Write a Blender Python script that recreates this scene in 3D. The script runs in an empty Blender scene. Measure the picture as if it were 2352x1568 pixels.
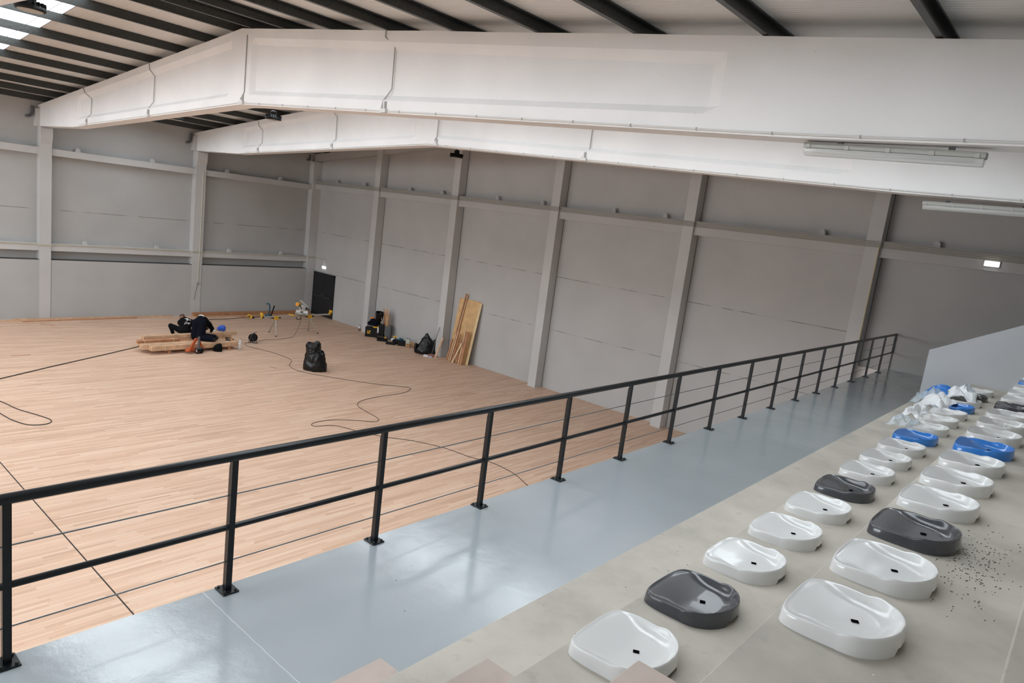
import bpy, bmesh, math, random
from mathutils import Vector, Matrix
random.seed(7)
S = bpy.context.scene
C = S.collection
PI = math.pi

# ------------------------------------------------------------------ camera
CAM = Vector((31.345, -20.786, 6.197))
yaw, pitch, roll, FPX = 0.69679, -0.17464, 0.12713, 1589.8
cyw, syw, cp, sp = math.cos(yaw), math.sin(yaw), math.cos(pitch), math.sin(pitch)
fwd = Vector((-syw*cp, cyw*cp, sp)); rgt = Vector((cyw, syw, 0)); upv = rgt.cross(fwd)
cr, sr = math.cos(roll), math.sin(roll)
r2 = cr*rgt + sr*upv; u2 = -sr*rgt + cr*upv
cd = bpy.data.cameras.new('camera'); cam = bpy.data.objects.new('camera', cd); C.objects.link(cam)
cd.sensor_width = 36; cd.lens = FPX/2352*36; cd.clip_start = 0.05; cd.clip_end = 200
M = Matrix((r2, u2, -fwd)).transposed().to_4x4(); M.translation = CAM
cam.matrix_world = M
S.camera = cam

# ------------------------------------------------------------------ view, world
S.view_settings.view_transform = 'Standard'; S.view_settings.look = 'None'
S.view_settings.gamma = 1; S.view_settings.use_curve_mapping = False
S.view_settings.exposure = 0.0
W = bpy.data.worlds.new('world'); S.world = W; W.use_nodes = True
W.node_tree.nodes['Background'].inputs[0].default_value = (0.85, 0.93, 1.0, 1)
W.node_tree.nodes['Background'].inputs[1].default_value = 1.0
SKY = 5.6        # brightness of the translucent roof lights

# ------------------------------------------------------------------ materials
def nt(name):
    m = bpy.data.materials.new(name); m.use_nodes = True
    t = m.node_tree; b = t.nodes['Principled BSDF']
    return m, t, b
def N(t, kind, **kw):
    n = t.nodes.new(kind)
    for k, v in kw.items(): setattr(n, k, v)
    return n
def math_(t, op, a, b=None):
    n = N(t, 'ShaderNodeMath', operation=op)
    for i, v in enumerate((a, b)):
        if v is None: continue
        if isinstance(v, (int, float)): n.inputs[i].default_value = v
        else: t.links.new(v, n.inputs[i])
    return n.outputs[0]
def ramp(t, src, stops):
    n = N(t, 'ShaderNodeValToRGB'); e = n.color_ramp.elements
    while len(e) < len(stops): e.new(0.5)
    for i, (p, c) in enumerate(stops):
        e[i].position = p; e[i].color = (*c, 1)
    t.links.new(src, n.inputs[0]); return n.outputs[0]
def mixc(t, fac, a, b, mode='MIX'):
    n = N(t, 'ShaderNodeMix', data_type='RGBA', blend_type=mode)
    for i, v in ((0, fac), (6, a), (7, b)):
        if isinstance(v, (int, float)): n.inputs[i].default_value = v
        elif isinstance(v, tuple): n.inputs[i].default_value = (*v, 1)
        else: t.links.new(v, n.inputs[i])
    return n.outputs[2]
def noise(t, scale, detail=3, vec=None, rough=.5):
    n = N(t, 'ShaderNodeTexNoise'); n.inputs['Scale'].default_value = scale
    n.inputs['Detail'].default_value = detail; n.inputs['Roughness'].default_value = rough
    if vec is None:
        g = N(t, 'ShaderNodeNewGeometry'); vec = g.outputs['Position']
    t.links.new(vec, n.inputs['Vector']); return n.outputs['Fac']
def bump(t, b, h, strength=.2, dist=.01):
    n = N(t, 'ShaderNodeBump'); n.inputs['Strength'].default_value = strength; n.inputs['Distance'].default_value = dist
    t.links.new(h, n.inputs['Height']); t.links.new(n.outputs[0], b.inputs['Normal'])
def simple(name, col, rough=.5, metal=0, spec=.5, var=0, vscale=8, bmp=0, coat=0):
    m, t, b = nt(name)
    b.inputs['Roughness'].default_value = rough; b.inputs['Metallic'].default_value = metal
    b.inputs['Specular IOR Level'].default_value = spec; b.inputs['Coat Weight'].default_value = coat
    if var:
        f = noise(t, vscale, 4)
        lo = tuple(c*(1-var) for c in col); hi = tuple(min(1, c*(1+var)) for c in col)
        t.links.new(ramp(t, f, [(.3, lo), (.7, hi)]), b.inputs['Base Color'])
        if bmp: bump(t, b, f, bmp)
    else: b.inputs['Base Color'].default_value = (*col, 1)
    return m
def emis(name, col, k):
    m, t, b = nt(name)
    b.inputs['Base Color'].default_value = (.8, .8, .8, 1)
    b.inputs['Emission Color'].default_value = (*col, 1); b.inputs['Emission Strength'].default_value = k
    return m

def paint_wall(name, col, seams=(), seam_axis=None):
    """painted precast concrete: faint blotches, fine grain, thin broken joints between the panels"""
    m, t, b = nt(name)
    b.inputs['Roughness'].default_value = .85; b.inputs['Specular IOR Level'].default_value = .25
    g = N(t, 'ShaderNodeNewGeometry')
    f = noise(t, .7, 5, g.outputs['Position'])
    c = ramp(t, f, [(.3, tuple(x*.94 for x in col)), (.7, tuple(x*1.04 for x in col))])
    pits = noise(t, 34, 1, g.outputs['Position'])
    pm = math_(t, 'GREATER_THAN', pits, .79)
    c = mixc(t, math_(t, 'MULTIPLY', pm, .35), c, (.25, .24, .23))
    if seams:
        sx = N(t, 'ShaderNodeSeparateXYZ'); t.links.new(g.outputs['Position'], sx.inputs[0])
        brk = noise(t, 1.7, 2, g.outputs['Position'])
        tot = None
        for z in seams:
            d = math_(t, 'ABSOLUTE', math_(t, 'SUBTRACT', sx.outputs[2], z))
            k = math_(t, 'MULTIPLY', math_(t, 'LESS_THAN', d, .011), math_(t, 'LESS_THAN', sx.outputs[0], 26.2))
            tot = k if tot is None else math_(t, 'MAXIMUM', tot, k)
        vis = ramp(t, brk, [(.42, (.1,)*3), (.55, (.8,)*3)])
        c = mixc(t, math_(t, 'MULTIPLY', tot, vis), c, (.16, .14, .13))
    t.links.new(c, b.inputs['Base Color'])
    bump(t, b, noise(t, 60, 2, g.outputs['Position']), .12, .004)
    return m

def wood_floor():
    m, t, b = nt('wood_strip_floor')
    g = N(t, 'ShaderNodeNewGeometry'); s = N(t, 'ShaderNodeSeparateXYZ'); t.links.new(g.outputs['Position'], s.inputs[0])
    w = .068
    rx = math_(t, 'DIVIDE', s.outputs[0], w); row = math_(t, 'FLOOR', rx)
    wn = N(t, 'ShaderNodeTexWhiteNoise', noise_dimensions='1D'); t.links.new(row, wn.inputs['W'])
    off = math_(t, 'MULTIPLY', wn.outputs['Value'], 7.3)
    ln = 1.05
    cy = math_(t, 'DIVIDE', math_(t, 'ADD', s.outputs[1], off), ln); colm = math_(t, 'FLOOR', cy)
    cv = N(t, 'ShaderNodeCombineXYZ'); t.links.new(row, cv.inputs[0]); t.links.new(colm, cv.inputs[1])
    w2 = N(t, 'ShaderNodeTexWhiteNoise', noise_dimensions='2D'); t.links.new(cv.outputs[0], w2.inputs['Vector'])
    base = ramp(t, w2.outputs['Value'], [(0, (.50, .325, .225)), (.12, (.60, .40, .285)), (.45, (.675, .465, .34)), (.8, (.73, .53, .40)), (1, (.76, .59, .46))])
    mp = N(t, 'ShaderNodeMapping'); mp.inputs['Scale'].default_value = (22, .9, 1); t.links.new(g.outputs['Position'], mp.inputs[0])
    gr = noise(t, 1.0, 5, mp.outputs[0], .6)
    c = mixc(t, .5, mixc(t, .35, base, (.645, .435, .32)), ramp(t, gr, [(.3, (.80, .78, .76)), (.7, (1.12, 1.1, 1.08))]), 'MULTIPLY')
    big = noise(t, .25, 3, g.outputs['Position'])
    c = mixc(t, .6, c, ramp(t, big, [(.3, (.94, .94, .94)), (.7, (1.05, 1.05, 1.05))]), 'MULTIPLY')
    e = math_(t, 'LESS_THAN', math_(t, 'FRACT', rx), .035)
    e2 = math_(t, 'LESS_THAN', math_(t, 'FRACT', cy), .004)
    ed = math_(t, 'MULTIPLY', math_(t, 'MAXIMUM', e, e2), .35)
    c = mixc(t, ed, c, (.3, .19, .12))
    # the game court's expansion joint
    jd = math_(t, 'LESS_THAN', math_(t, 'ABSOLUTE', math_(t, 'SUBTRACT', s.outputs[1], -17.05)), .011)
    c = mixc(t, jd, c, (.03, .025, .02))
    t.links.new(c, b.inputs['Base Color'])
    b.inputs['Roughness'].default_value = .62; b.inputs['Specular IOR Level'].default_value = .3
    return m

def walkway_paint():
    m, t, b = nt('walkway_floor_paint')
    g = N(t, 'ShaderNodeNewGeometry'); s = N(t, 'ShaderNodeSeparateXYZ'); t.links.new(g.outputs['Position'], s.inputs[0])
    f = noise(t, .9, 4, g.outputs['Position'])
    c = ramp(t, f, [(.3, (.325, .365, .385)), (.7, (.365, .405, .430))])
    patch = noise(t, 1.1, 5, g.outputs['Position'], .6)
    c = mixc(t, ramp(t, patch, [(.56, (0,)*3), (.80, (.06,)*3)]), c, (.47, .54, .57))
    n2 = noise(t, 7, 3, g.outputs['Position'])
    wob = math_(t, 'MULTIPLY', math_(t, 'SUBTRACT', n2, .5), .02)
    d = math_(t, 'ABSOLUTE', math_(t, 'ADD', math_(t, 'SUBTRACT', s.outputs[1], -18.717), wob))
    ln = math_(t, 'LESS_THAN', d, .0035)
    c = mixc(t, math_(t, 'MULTIPLY', ln, .5), c, (.68, .72, .74))
    sp_ = N(t, 'ShaderNodeTexVoronoi'); sp_.inputs['Scale'].default_value = 3.2; t.links.new(g.outputs['Position'], sp_.inputs['Vector'])
    k = math_(t, 'LESS_THAN', sp_.outputs['Distance'], .022)
    c = mixc(t, math_(t, 'MULTIPLY', k, .8), c, (.08, .07, .06))
    t.links.new(c, b.inputs['Base Color'])
    t.links.new(ramp(t, noise(t, 1.3, 7, g.outputs['Position'], .7), [(.38, (.10,)*3), (.66, (.25,)*3)]), b.inputs['Roughness'])
    h = noise(t, 2.6, 7, g.outputs['Position'], .66)
    bump(t, b, h, .16, .02)
    b.inputs['Coat Weight'].default_value = .45; b.inputs['Coat Roughness'].default_value = .10
    fine = noise(t, 9, 6, g.outputs['Position'], .75)
    bn = N(t, 'ShaderNodeBump'); bn.inputs['Strength'].default_value = .22; bn.inputs['Distance'].default_value = .01
    t.links.new(math_(t, 'ADD', math_(t, 'MULTIPLY', fine, .35), h), bn.inputs['Height']); t.links.new(bn.outputs[0], b.inputs['Coat Normal'])
    return m

def concrete(name, col, rough=.75):
    m, t, b = nt(name)
    g = N(t, 'ShaderNodeNewGeometry')
    f = noise(t, 1.3, 7, g.outputs['Position'], .62)
    c = ramp(t, f, [(.36, tuple(x*.84 for x in col)), (.5, col), (.64, tuple(min(1, x*1.13) for x in col))])
    f2 = noise(t, 9, 5, g.outputs['Position'])
    c = mixc(t, ramp(t, f2, [(.62, (0,)*3), (.72, (.35,)*3)]), c, tuple(x*.62 for x in col))
    st = noise(t, 2.1, 4, g.outputs['Position'])
    c = mixc(t, ramp(t, st, [(.60, (0,)*3), (.70, (.4,)*3)]), c, tuple(min(1, x*1.25) for x in col))
    t.links.new(c, b.inputs['Base Color']); b.inputs['Roughness'].default_value = rough
    bump(t, b, noise(t, 30, 5, g.outputs['Position']), .15, .006)
    return m

def roof_sheet():
    m, t, b = nt('white_ribbed_roof_sheet')
    g = N(t, 'ShaderNodeNewGeometry'); s = N(t, 'ShaderNodeSeparateXYZ'); t.links.new(g.outputs['Position'], s.inputs[0])
    wv = math_(t, 'SINE', math_(t, 'MULTIPLY', s.outputs[1], 2*PI/.075))
    f = noise(t, .8, 4, g.outputs['Position'])
    c = ramp(t, f, [(.3, (.66, .655, .635)), (.7, (.74, .735, .715))])
    c = mixc(t, ramp(t, wv, [(.80, (0,)*3), (.97, (.15,)*3)]), c, (.40, .385, .36))
    t.links.new(c, b.inputs['Base Color']); b.inputs['Roughness'].default_value = .5
    bump(t, b, wv, .3, .006)
    return m

M_wall = paint_wall('painted_concrete_panel', (.50, .492, .48), (2.27, 4.27))
M_wallL = paint_wall('painted_concrete_left_wall', (.47, .47, .46), (4.27,))
M_col = paint_wall('painted_concrete_column', (.57, .565, .555))
M_beam = paint_wall('painted_concrete_beam', (.83, .825, .82))
M_roof = roof_sheet()
M_floor = wood_floor()
M_walk = walkway_paint()
M_tier = concrete('grandstand_concrete', (.455, .425, .372))
M_block = concrete('pinkish_step_concrete', (.46, .385, .34))
M_white_wall = simple('white_end_wall_paint', (.47, .485, .505), .7, var=.03, vscale=2)
M_zinc = simple('galvanised_steel', (.06, .063, .06), .42, .6, var=.25, vscale=25)
M_black = simple('black_coated_steel', (.006, .008, .010), .30, 0, .35)
M_wire = simple('steel_cable', (.22, .25, .27), .35, .8)
M_conduit = simple('ivory_conduit', (.60, .555, .45), .5)
M_wconduit = simple('white_conduit', (.68, .67, .65), .45)
M_gconduit = simple('grey_conduit', (.36, .35, .33), .5)
M_dark = simple('black_plastic', (.006, .0065, .007), .5, spec=.25)
M_slot = simple('dark_void', (.004, .004, .004), .9, spec=0)
M_door = simple('black_door_steel', (.010, .011, .013), .5)
M_doorbar = simple('door_push_bar', (.06, .06, .06), .4)
M_lamp = emis('emergency_lamp_diffuser', (.95, 1, 1), 5.0)
M_sky = emis('translucent_roof_light', (.86, .94, 1.0), SKY)
M_skyrib = simple('roof_light_frame', (.5, .5, .55), .5)
M_cable = simple('black_cable_rubber', (.02, .017, .015), .6)
M_bcable = simple('brown_black_cable', (.045, .028, .02), .6)
M_seat_w = simple('glossy_white_plastic', (.68, .685, .68), .16, spec=.5, coat=.2)
M_seat_g = simple('glossy_charcoal_plastic', (.050, .054, .063), .2, spec=.5, coat=.3)
M_seat_b = simple('glossy_blue_plastic', (.028, .20, .62), .16, spec=.5, coat=.3)
M_bag = simple('black_bin_liner', (.006, .006, .0065), .3, spec=.35)
M_timber = simple('pale_timber', (.62, .40, .25), .6, var=.2, vscale=5)
M_timber2 = simple('reddish_timber', (.46, .22, .11), .6, var=.2, vscale=5)
M_ply = simple('plywood_face', (.66, .42, .20), .6, var=.16, vscale=4)
M_yellow = simple('yellow_tool_plastic', (.72, .40, .02), .4)
M_alu = simple('bare_aluminium', (.62, .62, .60), .35, .6)
M_grey = simple('grey_cast_metal', (.40, .38, .35), .5, .3)
M_orange = simple('orange_red_steel', (.42, .085, .025), .4)
M_navy = simple('navy_cloth', (.005, .006, .012), .9, spec=.1)
M_blackcloth = simple('black_cloth', (.006, .006, .007), .9, spec=.1)
M_whitecloth = simple('white_cloth', (.75, .75, .73), .9)
M_skin = simple('skin', (.42, .21, .13), .6)
M_hair = simple('cropped_brown_hair', (.11, .055, .035), .8)
M_blue = simple('blue_plastic', (.02, .10, .55), .35)
M_orbright = simple('bright_orange', (.85, .25, .04), .5)
M_cardboard = simple('cardboard', (.38, .22, .11), .8)
M_greybin = simple('grey_bin_plastic', (.11, .115, .125), .45)
M_film = simple('white_packing_film', (.78, .80, .82), .35, spec=.6)
M_paper = simple('white_label', (.75, .72, .75), .6)
M_logo = simple('white_print', (.85, .85, .85), .7)
M_teal = simple('teal_plastic', (.03, .10, .14), .4)
def clear_plastic(name, col, alpha):
    m, t, b = nt(name)
    b.inputs['Base Color'].default_value = (*col, 1); b.inputs['Roughness'].default_value = .12
    b.inputs['Alpha'].default_value = alpha; return m
M_clear = clear_plastic('clear_polycarbonate', (.75, .77, .74), .5)
M_bottle = clear_plastic('clear_bottle', (.8, .85, .88), .35)
M_clearfilm = clear_plastic('clear_film', (.75, .85, .92), .30)

# ------------------------------------------------------------------ mesh helpers
def box(bm, x0, y0, z0, x1, y1, z1, rot=None, org=None):
    v = [Vector((x, y, z)) for x in (x0, x1) for y in (y0, y1) for z in (z0, z1)]
    if rot is not None:
        o = Vector(org) if org is not None else Vector(((x0+x1)/2, (y0+y1)/2, (z0+z1)/2))
        v = [rot @ (p-o) + o for p in v]
    V = [bm.verts.new(p) for p in v]
    for f in ((0, 1, 3, 2), (4, 6, 7, 5), (0, 4, 5, 1), (2, 3, 7, 6), (0, 2, 6, 4), (1, 5, 7, 3)):
        bm.faces.new([V[i] for i in f])
def obox(bm, c, s, rz=0, rx=0, ry=0):
    R = Matrix.Rotation(rz, 3, 'Z') @ Matrix.Rotation(ry, 3, 'Y') @ Matrix.Rotation(rx, 3, 'X')
    box(bm, c[0]-s[0]/2, c[1]-s[1]/2, c[2]-s[2]/2, c[0]+s[0]/2, c[1]+s[1]/2, c[2]+s[2]/2, R)
def lerp(a, b, t): return a+(b-a)*t
def ring_faces(bm, a, b):
    n = len(a)
    for i in range(n): bm.faces.new((a[i], a[(i+1) % n], b[(i+1) % n], b[i]))
def tube(bm, pts, r, n=8, closed=False, rr=None):
    pts = [Vector(p) for p in pts]; rings = []
    L = len(pts)
    prev = None
    for i, p in enumerate(pts):
        if closed: d = pts[(i+1) % L]-pts[i-1]
        else: d = pts[min(i+1, L-1)]-pts[max(i-1, 0)]
        if d.length < 1e-9: d = Vector((0, 0, 1))
        d.normalize()
        if prev is None:
            a = d.cross(Vector((0, 0, 1)))
            if a.length < .1: a = d.cross(Vector((1, 0, 0)))
        else:
            a = prev - d*prev.dot(d)
        a.normalize(); prev = a; b_ = d.cross(a)
        R = rr[i] if rr else r
        rings.append([bm.verts.new(p + a*math.cos(2*PI*k/n)*R + b_*math.sin(2*PI*k/n)*R) for k in range(n)])
    for i in range(L-1): ring_faces(bm, rings[i], rings[i+1])
    if closed: ring_faces(bm, rings[-1], rings[0])
    else:
        bm.faces.new(rings[0][::-1]); bm.faces.new(rings[-1])
def cyl(bm, p0, p1, r0, r1=None, n=20):
    tube(bm, [p0, p1], r0, n, rr=[r0, r0 if r1 is None else r1])
def lathe(bm, prof, c=(0, 0, 0), n=24, jit=0, sq=0):
    rings = []
    for (r, z) in prof:
        rg = []
        for k in range(n):
            a = 2*PI*k/n
            q = 1
            if sq: q = 1/max(abs(math.cos(a)), abs(math.sin(a)))**sq
            R = r*q*(1+jit*math.sin(3*a+z*9)+jit*.7*math.sin(7*a-z*17))
            rg.append(bm.verts.new((c[0]+R*math.cos(a), c[1]+R*math.sin(a), c[2]+z)))
        rings.append(rg)
    for i in range(len(rings)-1): ring_faces(bm, rings[i], rings[i+1])
    bm.faces.new(rings[0][::-1]); bm.faces.new(rings[-1])
def prism(bm, poly, a, b, axis='y'):
    """extrude a 2D polygon: axis y -> poly is (x,z); axis x -> (y,z); axis z -> (x,y)"""
    def P(p, t):
        return {'y': (p[0], t, p[1]), 'x': (t, p[0], p[1]), 'z': (p[0], p[1], t)}[axis]
    A = [bm.verts.new(P(p, a)) for p in poly]; B = [bm.verts.new(P(p, b)) for p in poly]
    ring_faces(bm, A, B); bm.faces.new(A[::-1]); bm.faces.new(B)
def smooth_path(pts, k=5, closed=False):
    pts = [Vector(p) for p in pts]; out = []; n = len(pts)
    rng = n if closed else n-1
    for i in range(rng):
        if closed: p0, p1, p2, p3 = pts[i-1], pts[i], pts[(i+1) % n], pts[(i+2) % n]
        else: p0, p1, p2, p3 = pts[max(i-1, 0)], pts[i], pts[i+1], pts[min(i+2, n-1)]
        for j in range(k):
            t = j/k
            out.append(.5*((2*p1)+(p2-p0)*t+(2*p0-5*p1+4*p2-p3)*t*t+(3*p1-p0-3*p2+p3)*t**3))
    if not closed: out.append(pts[-1])
    return out
def obj(name, bm, mat, parent=None, smooth=False, bevel=0, sub=0, mesh_name=None):
    bmesh.ops.recalc_face_normals(bm, faces=bm.faces)
    me = bpy.data.meshes.new(mesh_name or name); bm.to_mesh(me); bm.free()
    mats = mat if isinstance(mat, (list, tuple)) else [mat]
    for m in mats: me.materials.append(m)
    if smooth:
        for p in me.polygons: p.use_smooth = True
        if smooth == 'angle' and hasattr(me, 'set_sharp_from_angle'): me.set_sharp_from_angle(angle=math.radians(40))
    o = bpy.data.objects.new(name, me); C.objects.link(o)
    if parent is not None: o.parent = parent
    if bevel:
        b = o.modifiers.new('bevel', 'BEVEL'); b.width = bevel; b.segments = 2; b.limit_method = 'ANGLE'
    if sub:
        s = o.modifiers.new('sub', 'SUBSURF'); s.levels = sub; s.render_levels = sub
    return o
def tag(o, label, cat, group=None, kind=None):
    o['label'] = label; o['category'] = cat
    if group: o['group'] = group
    if kind: o['kind'] = kind
    return o
def thing(name, label, cat, loc=(0, 0, 0), rz=0, group=None):
    o = bpy.data.objects.new(name, None); C.objects.link(o); o.location = loc; o.rotation_euler = (0, 0, rz)
    o.empty_display_size = .1
    return tag(o, label, cat, group)
def struct(name, bm, mat, label, cat, parent=None, **kw):
    o = obj(name, bm, mat, parent, **kw)
    if parent is None: tag(o, label, cat, kind='structure')
    return o
B = bmesh.new

# ------------------------------------------------------------------ key sizes
XR, YB = 33.8, -37.0             # right wall, wall behind the camera
ZW = 3.483                       # walkway level
RIS = .418
XT = [29.064, 29.804, 30.571, 31.337, 32.103, 32.869]      # front edges of the grandstand tiers
YEND = -6.02                     # end wall of the grandstand
def ztop(x):                     # top of the roof beams
    return 9.745 + (x-14.9)*.106 if x < 14.9 else 9.745 - (x-14.9)*.0804
def zbot(x):
    P = [(-.36, 7.37), (3.6, 7.375), (15.0, 8.03), (28.2, 7.54), (34, 7.45)]
    for (a, b), (c, d) in zip(P, P[1:]):
        if x <= c: return b+(d-b)*(x-a)/(c-a)
    return 7.45

# ------------------------------------------------------------------ floor and walls
bm = B(); box(bm, -.6, YB, -.2, 27.3, .2, 0); struct('floor', bm, M_floor, 'pale wooden strip floor of the sports hall', 'floor')

# far wall (faces the camera), wall left
bm = B(); prism(bm, [(-.6, 0), (XR+.2, 0), (XR+.2, 8.5), (14.9, 10.1), (-.6, 8.6)], 0, .2)
wb = struct('wall_back', bm, M_wall, 'grey painted concrete panel wall at the far end of the hall', 'wall')
bm = B(); box(bm, -.35, -.33, 6.40, XR, -.0, 6.83)
struct('girt', bm, M_wall, '', '', wb)
bm = B()
prism(bm, [(-.3, 8.12-.37), (14.9, 9.70-.37), (XR, 8.2-.37), (XR, 8.22), (14.9, 9.72), (-.3, 8.12)], -.3, 0)
struct('sloping_edge_beam', bm, M_wall, '', '', wb)
bm = B(); box(bm, 26.5, -.07, 2.0, 27.2, 0, 3.05); box(bm, 26.5, -.09, 3.065, 27.2, 0, 3.40)  # light bounced off the floor is put into this panel's white colour
struct('bounce_painted_panel', bm, simple('painted_bounce_light', (.80, .74, .70), .5), '', '', wb)

bm = B(); box(bm, -.55, YB, 0, -.35, 0, 8.30)
wl = struct('wall_left', bm, M_wallL, 'grey painted concrete wall along the left side of the hall', 'wall')
bm = B(); box(bm, -.35, YB, 0, 0, 0, 2.335); struct('lower_panel', bm, M_wallL, '', '', wl)
bm = B(); box(bm, -.34, YB, 2.335, -.01, -.5, 2.352); struct('recess_shade_strip', bm, simple('painted_recess_shade', (.06, .06, .055), .9), '', '', wl)  # dark strip laid on the ledge, standing in for shade in the recess
for nm, z0, z1 in (('girt', 2.69, 2.97), ('girt', 6.345, 6.60)):
    bm = B(); box(bm, -.35, YB, z0, -.06, 0, z1); struct(nm, bm, M_col, '', '', wl)

bm = B(); prism(bm, [(27.2, 0), (XR+.2, 0), (XR+.2, 8.5), (14.9, 10.1), (-.6, 8.6), (-.6, 0)], YB-.2, YB)
struct('wall_front', bm, M_wall, 'grey wall closing the hall behind the viewer', 'wall')
k_ = 0
for x0 in (1.5, 6.2, 10.9, 15.6):  # unseen glowing windows, added to brighten the beam faces and far wall
    k_ += 1
    bm = B(); box(bm, x0, YB+.001, 4.4, x0+4.2, YB+.03, 7.2)
    w = struct('window_%d' % (20+k_), bm, emis('added_window_glow', (.84, .92, 1.0), 14.0), 'tall unseen glowing window added behind the viewer to light the beams', 'window')
    bm = B()
    for f in (0, 1, 2, 3): box(bm, x0+f*1.4-.04, YB+.001, 4.35, x0+f*1.4+.04, YB+.07, 7.25)
    obj('window_frame', bm, M_zinc, w)
bm = B(); box(bm, XR, YB, 0, XR+.2, 0, 8.6); struct('wall_right', bm, M_wall, 'grey side wall behind the grandstand', 'wall')
bm = B(); box(bm, 27.35, YB, 0, 27.5, 0, ZW-.25); struct('wall_under_walkway', bm, M_wall, 'grey wall carrying the raised walkway', 'wall')

# ------------------------------------------------------------------ roof with its roof lights and purlins
SK = [(-34.1, -32.6), (-28.1, -26.6), (-22.3, -20.6), (-16.8, -14.95), (-10.0, -8.36)]
SX = [(1.2, 14.2), (15.6, 30.5)]
ceil = bpy.data.objects.new('ceiling', None); C.objects.link(ceil); tag(ceil, 'white ribbed metal roof on dark steel purlins', 'ceiling', kind='structure')
def roofbox(bm, x0, x1, y0, y1, dz=.21, th=.08):
    prism(bm, [(x0, ztop(x0)+dz), (x1, ztop(x1)+dz), (x1, ztop(x1)+dz+th), (x0, ztop(x0)+dz+th)], y0, y1)
bm = B()
for (sx0, sx1), (a, b) in zip(SX, ((-.6, 14.9), (14.9, XR+.2))):
    roofbox(bm, a, sx0, YB, .2); roofbox(bm, sx1, b, YB, .2)
    y = YB
    for (y0, y1) in SK:
        roofbox(bm, sx0, sx1, y, y0); y = y1
    roofbox(bm, sx0, sx1, y, .2)
obj('roof_sheet', bm, M_roof, ceil)
PX = [.50, 1.80, 3.20, 4.85, 6.50, 8.05, 9.72, 11.42, 13.02, 14.45, 15.35, 16.75, 18.5, 20.35, 22.13, 24.0, 25.78, 27.63, 29.5, 31.35, 33.2]
for x in PX:
    bm = B(); z = ztop(x)+.01; s = 1 if x < 14.9 else -1
    a, h, w = .006, .195, .075
    prof = [(0, 0), (w, 0), (w, .022), (w-a, .022), (w-a, a), (a, a), (a, h-a), (w-a, h-a), (w-a, h-.022), (w, h-.022), (w, h), (0, h)]
    # closed web towards the hall centre
    poly = [(x-s*(px)+s*w, z+pz-(s*px*.1 if False else 0)) for px, pz in prof]
    prism(bm, poly, YB+.05, -.05)
    obj('purlin', bm, M_zinc, ceil)
i = 0
for (y0, y1) in SK:
    for (x0, x1) in SX:
        i += 1
        bm = B(); roofbox(bm, x0, x1, y0, y1, .25, .02)
        w = struct('window_%d' % i, bm, M_sky, 'bright translucent roof light strip', 'roof light')
        bm = B(); yy = y1-.28
        prism(bm, [(x0, ztop(x0)+.235), (x1, ztop(x1)+.235), (x1, ztop(x1)+.243), (x0, ztop(x0)+.243)], yy-.008, yy+.008)
        prism(bm, [(x0, ztop(x0)+.21), (x1, ztop(x1)+.21), (x1, ztop(x1)+.25), (x0, ztop(x0)+.25)], y1-.03, y1)
        obj('window_frame', bm, M_skyrib, w)

# ------------------------------------------------------------------ roof beams
def roof_beam(y, label):
    bm = B(); w = .205; yc = y+w
    xs = [(-.35, 0), (3.55, 0), (3.95, 0), (4.08, 1)] + [(6+i*1.1, 1) for i in range(8)] + [(14.32, 1), (14.45, 0), (14.9, 0), (15.38, 0), (15.5, 1)] \
        + [(16.5+i*1.3, 1) for i in range(8)] + [(26.95, 1), (27.15, 0), (28.2, 0), (XR, 0)]
    rings = []
    for x, k in xs:
        t, b = ztop(x), zbot(x)
        r = .09*k
        hs = [(w, b), (w, b+.23), (w-r, b+.23+.10), (w-r, t-.34), (w, t-.20), (w, t)]
        jag = random.uniform(-.008, .004)
        left = [(yc-q, z) for q, z in hs]; right = [(yc+q, z) for q, z in reversed(hs)]
        left[-1] = (left[-1][0], left[-1][1]+jag)
        rings.append([bm.verts.new((x, yy, zz)) for yy, zz in left+right])
    for a, b_ in zip(rings, rings[1:]): ring_faces(bm, a, b_)
    bm.faces.new(rings[0]); bm.faces.new(rings[-1][::-1])
    th = thing('roof_beam', label, 'roof beam', (0, 0, 0))
    obj('girder', bm, M_beam, th)
    bm = B(); pts = []
    for x in (4.2, 9, 15.0): pts.append((x, y-.012, zbot(x)+.035))
    tube(bm, pts, .011, 6)
    pts = [(x, y-.012, zbot(x)+.035) for x in (15.0, 20.4, 24.0, 27.6, 29.0, 31.0, 33.4)]
    tube(bm, pts, .014, 6)
    obj('conduit', bm, M_wconduit, th)
    for x in [15.9+1.0*i for i in range(16)]:
        bm = B(); obox(bm, (x, y-.012, zbot(x)+.035), (.014, .034, .034)); obj('conduit_clip', bm, M_gconduit, th)
    return th
b0 = roof_beam(-18.92, 'white concrete roof beam whose underside cuts the upper left corner')
b1 = roof_beam(-12.32, 'nearer white concrete roof beam with conduits, spanning the hall')
b2 = roof_beam(-6.41, 'farther white concrete roof beam, second from the viewer')

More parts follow.
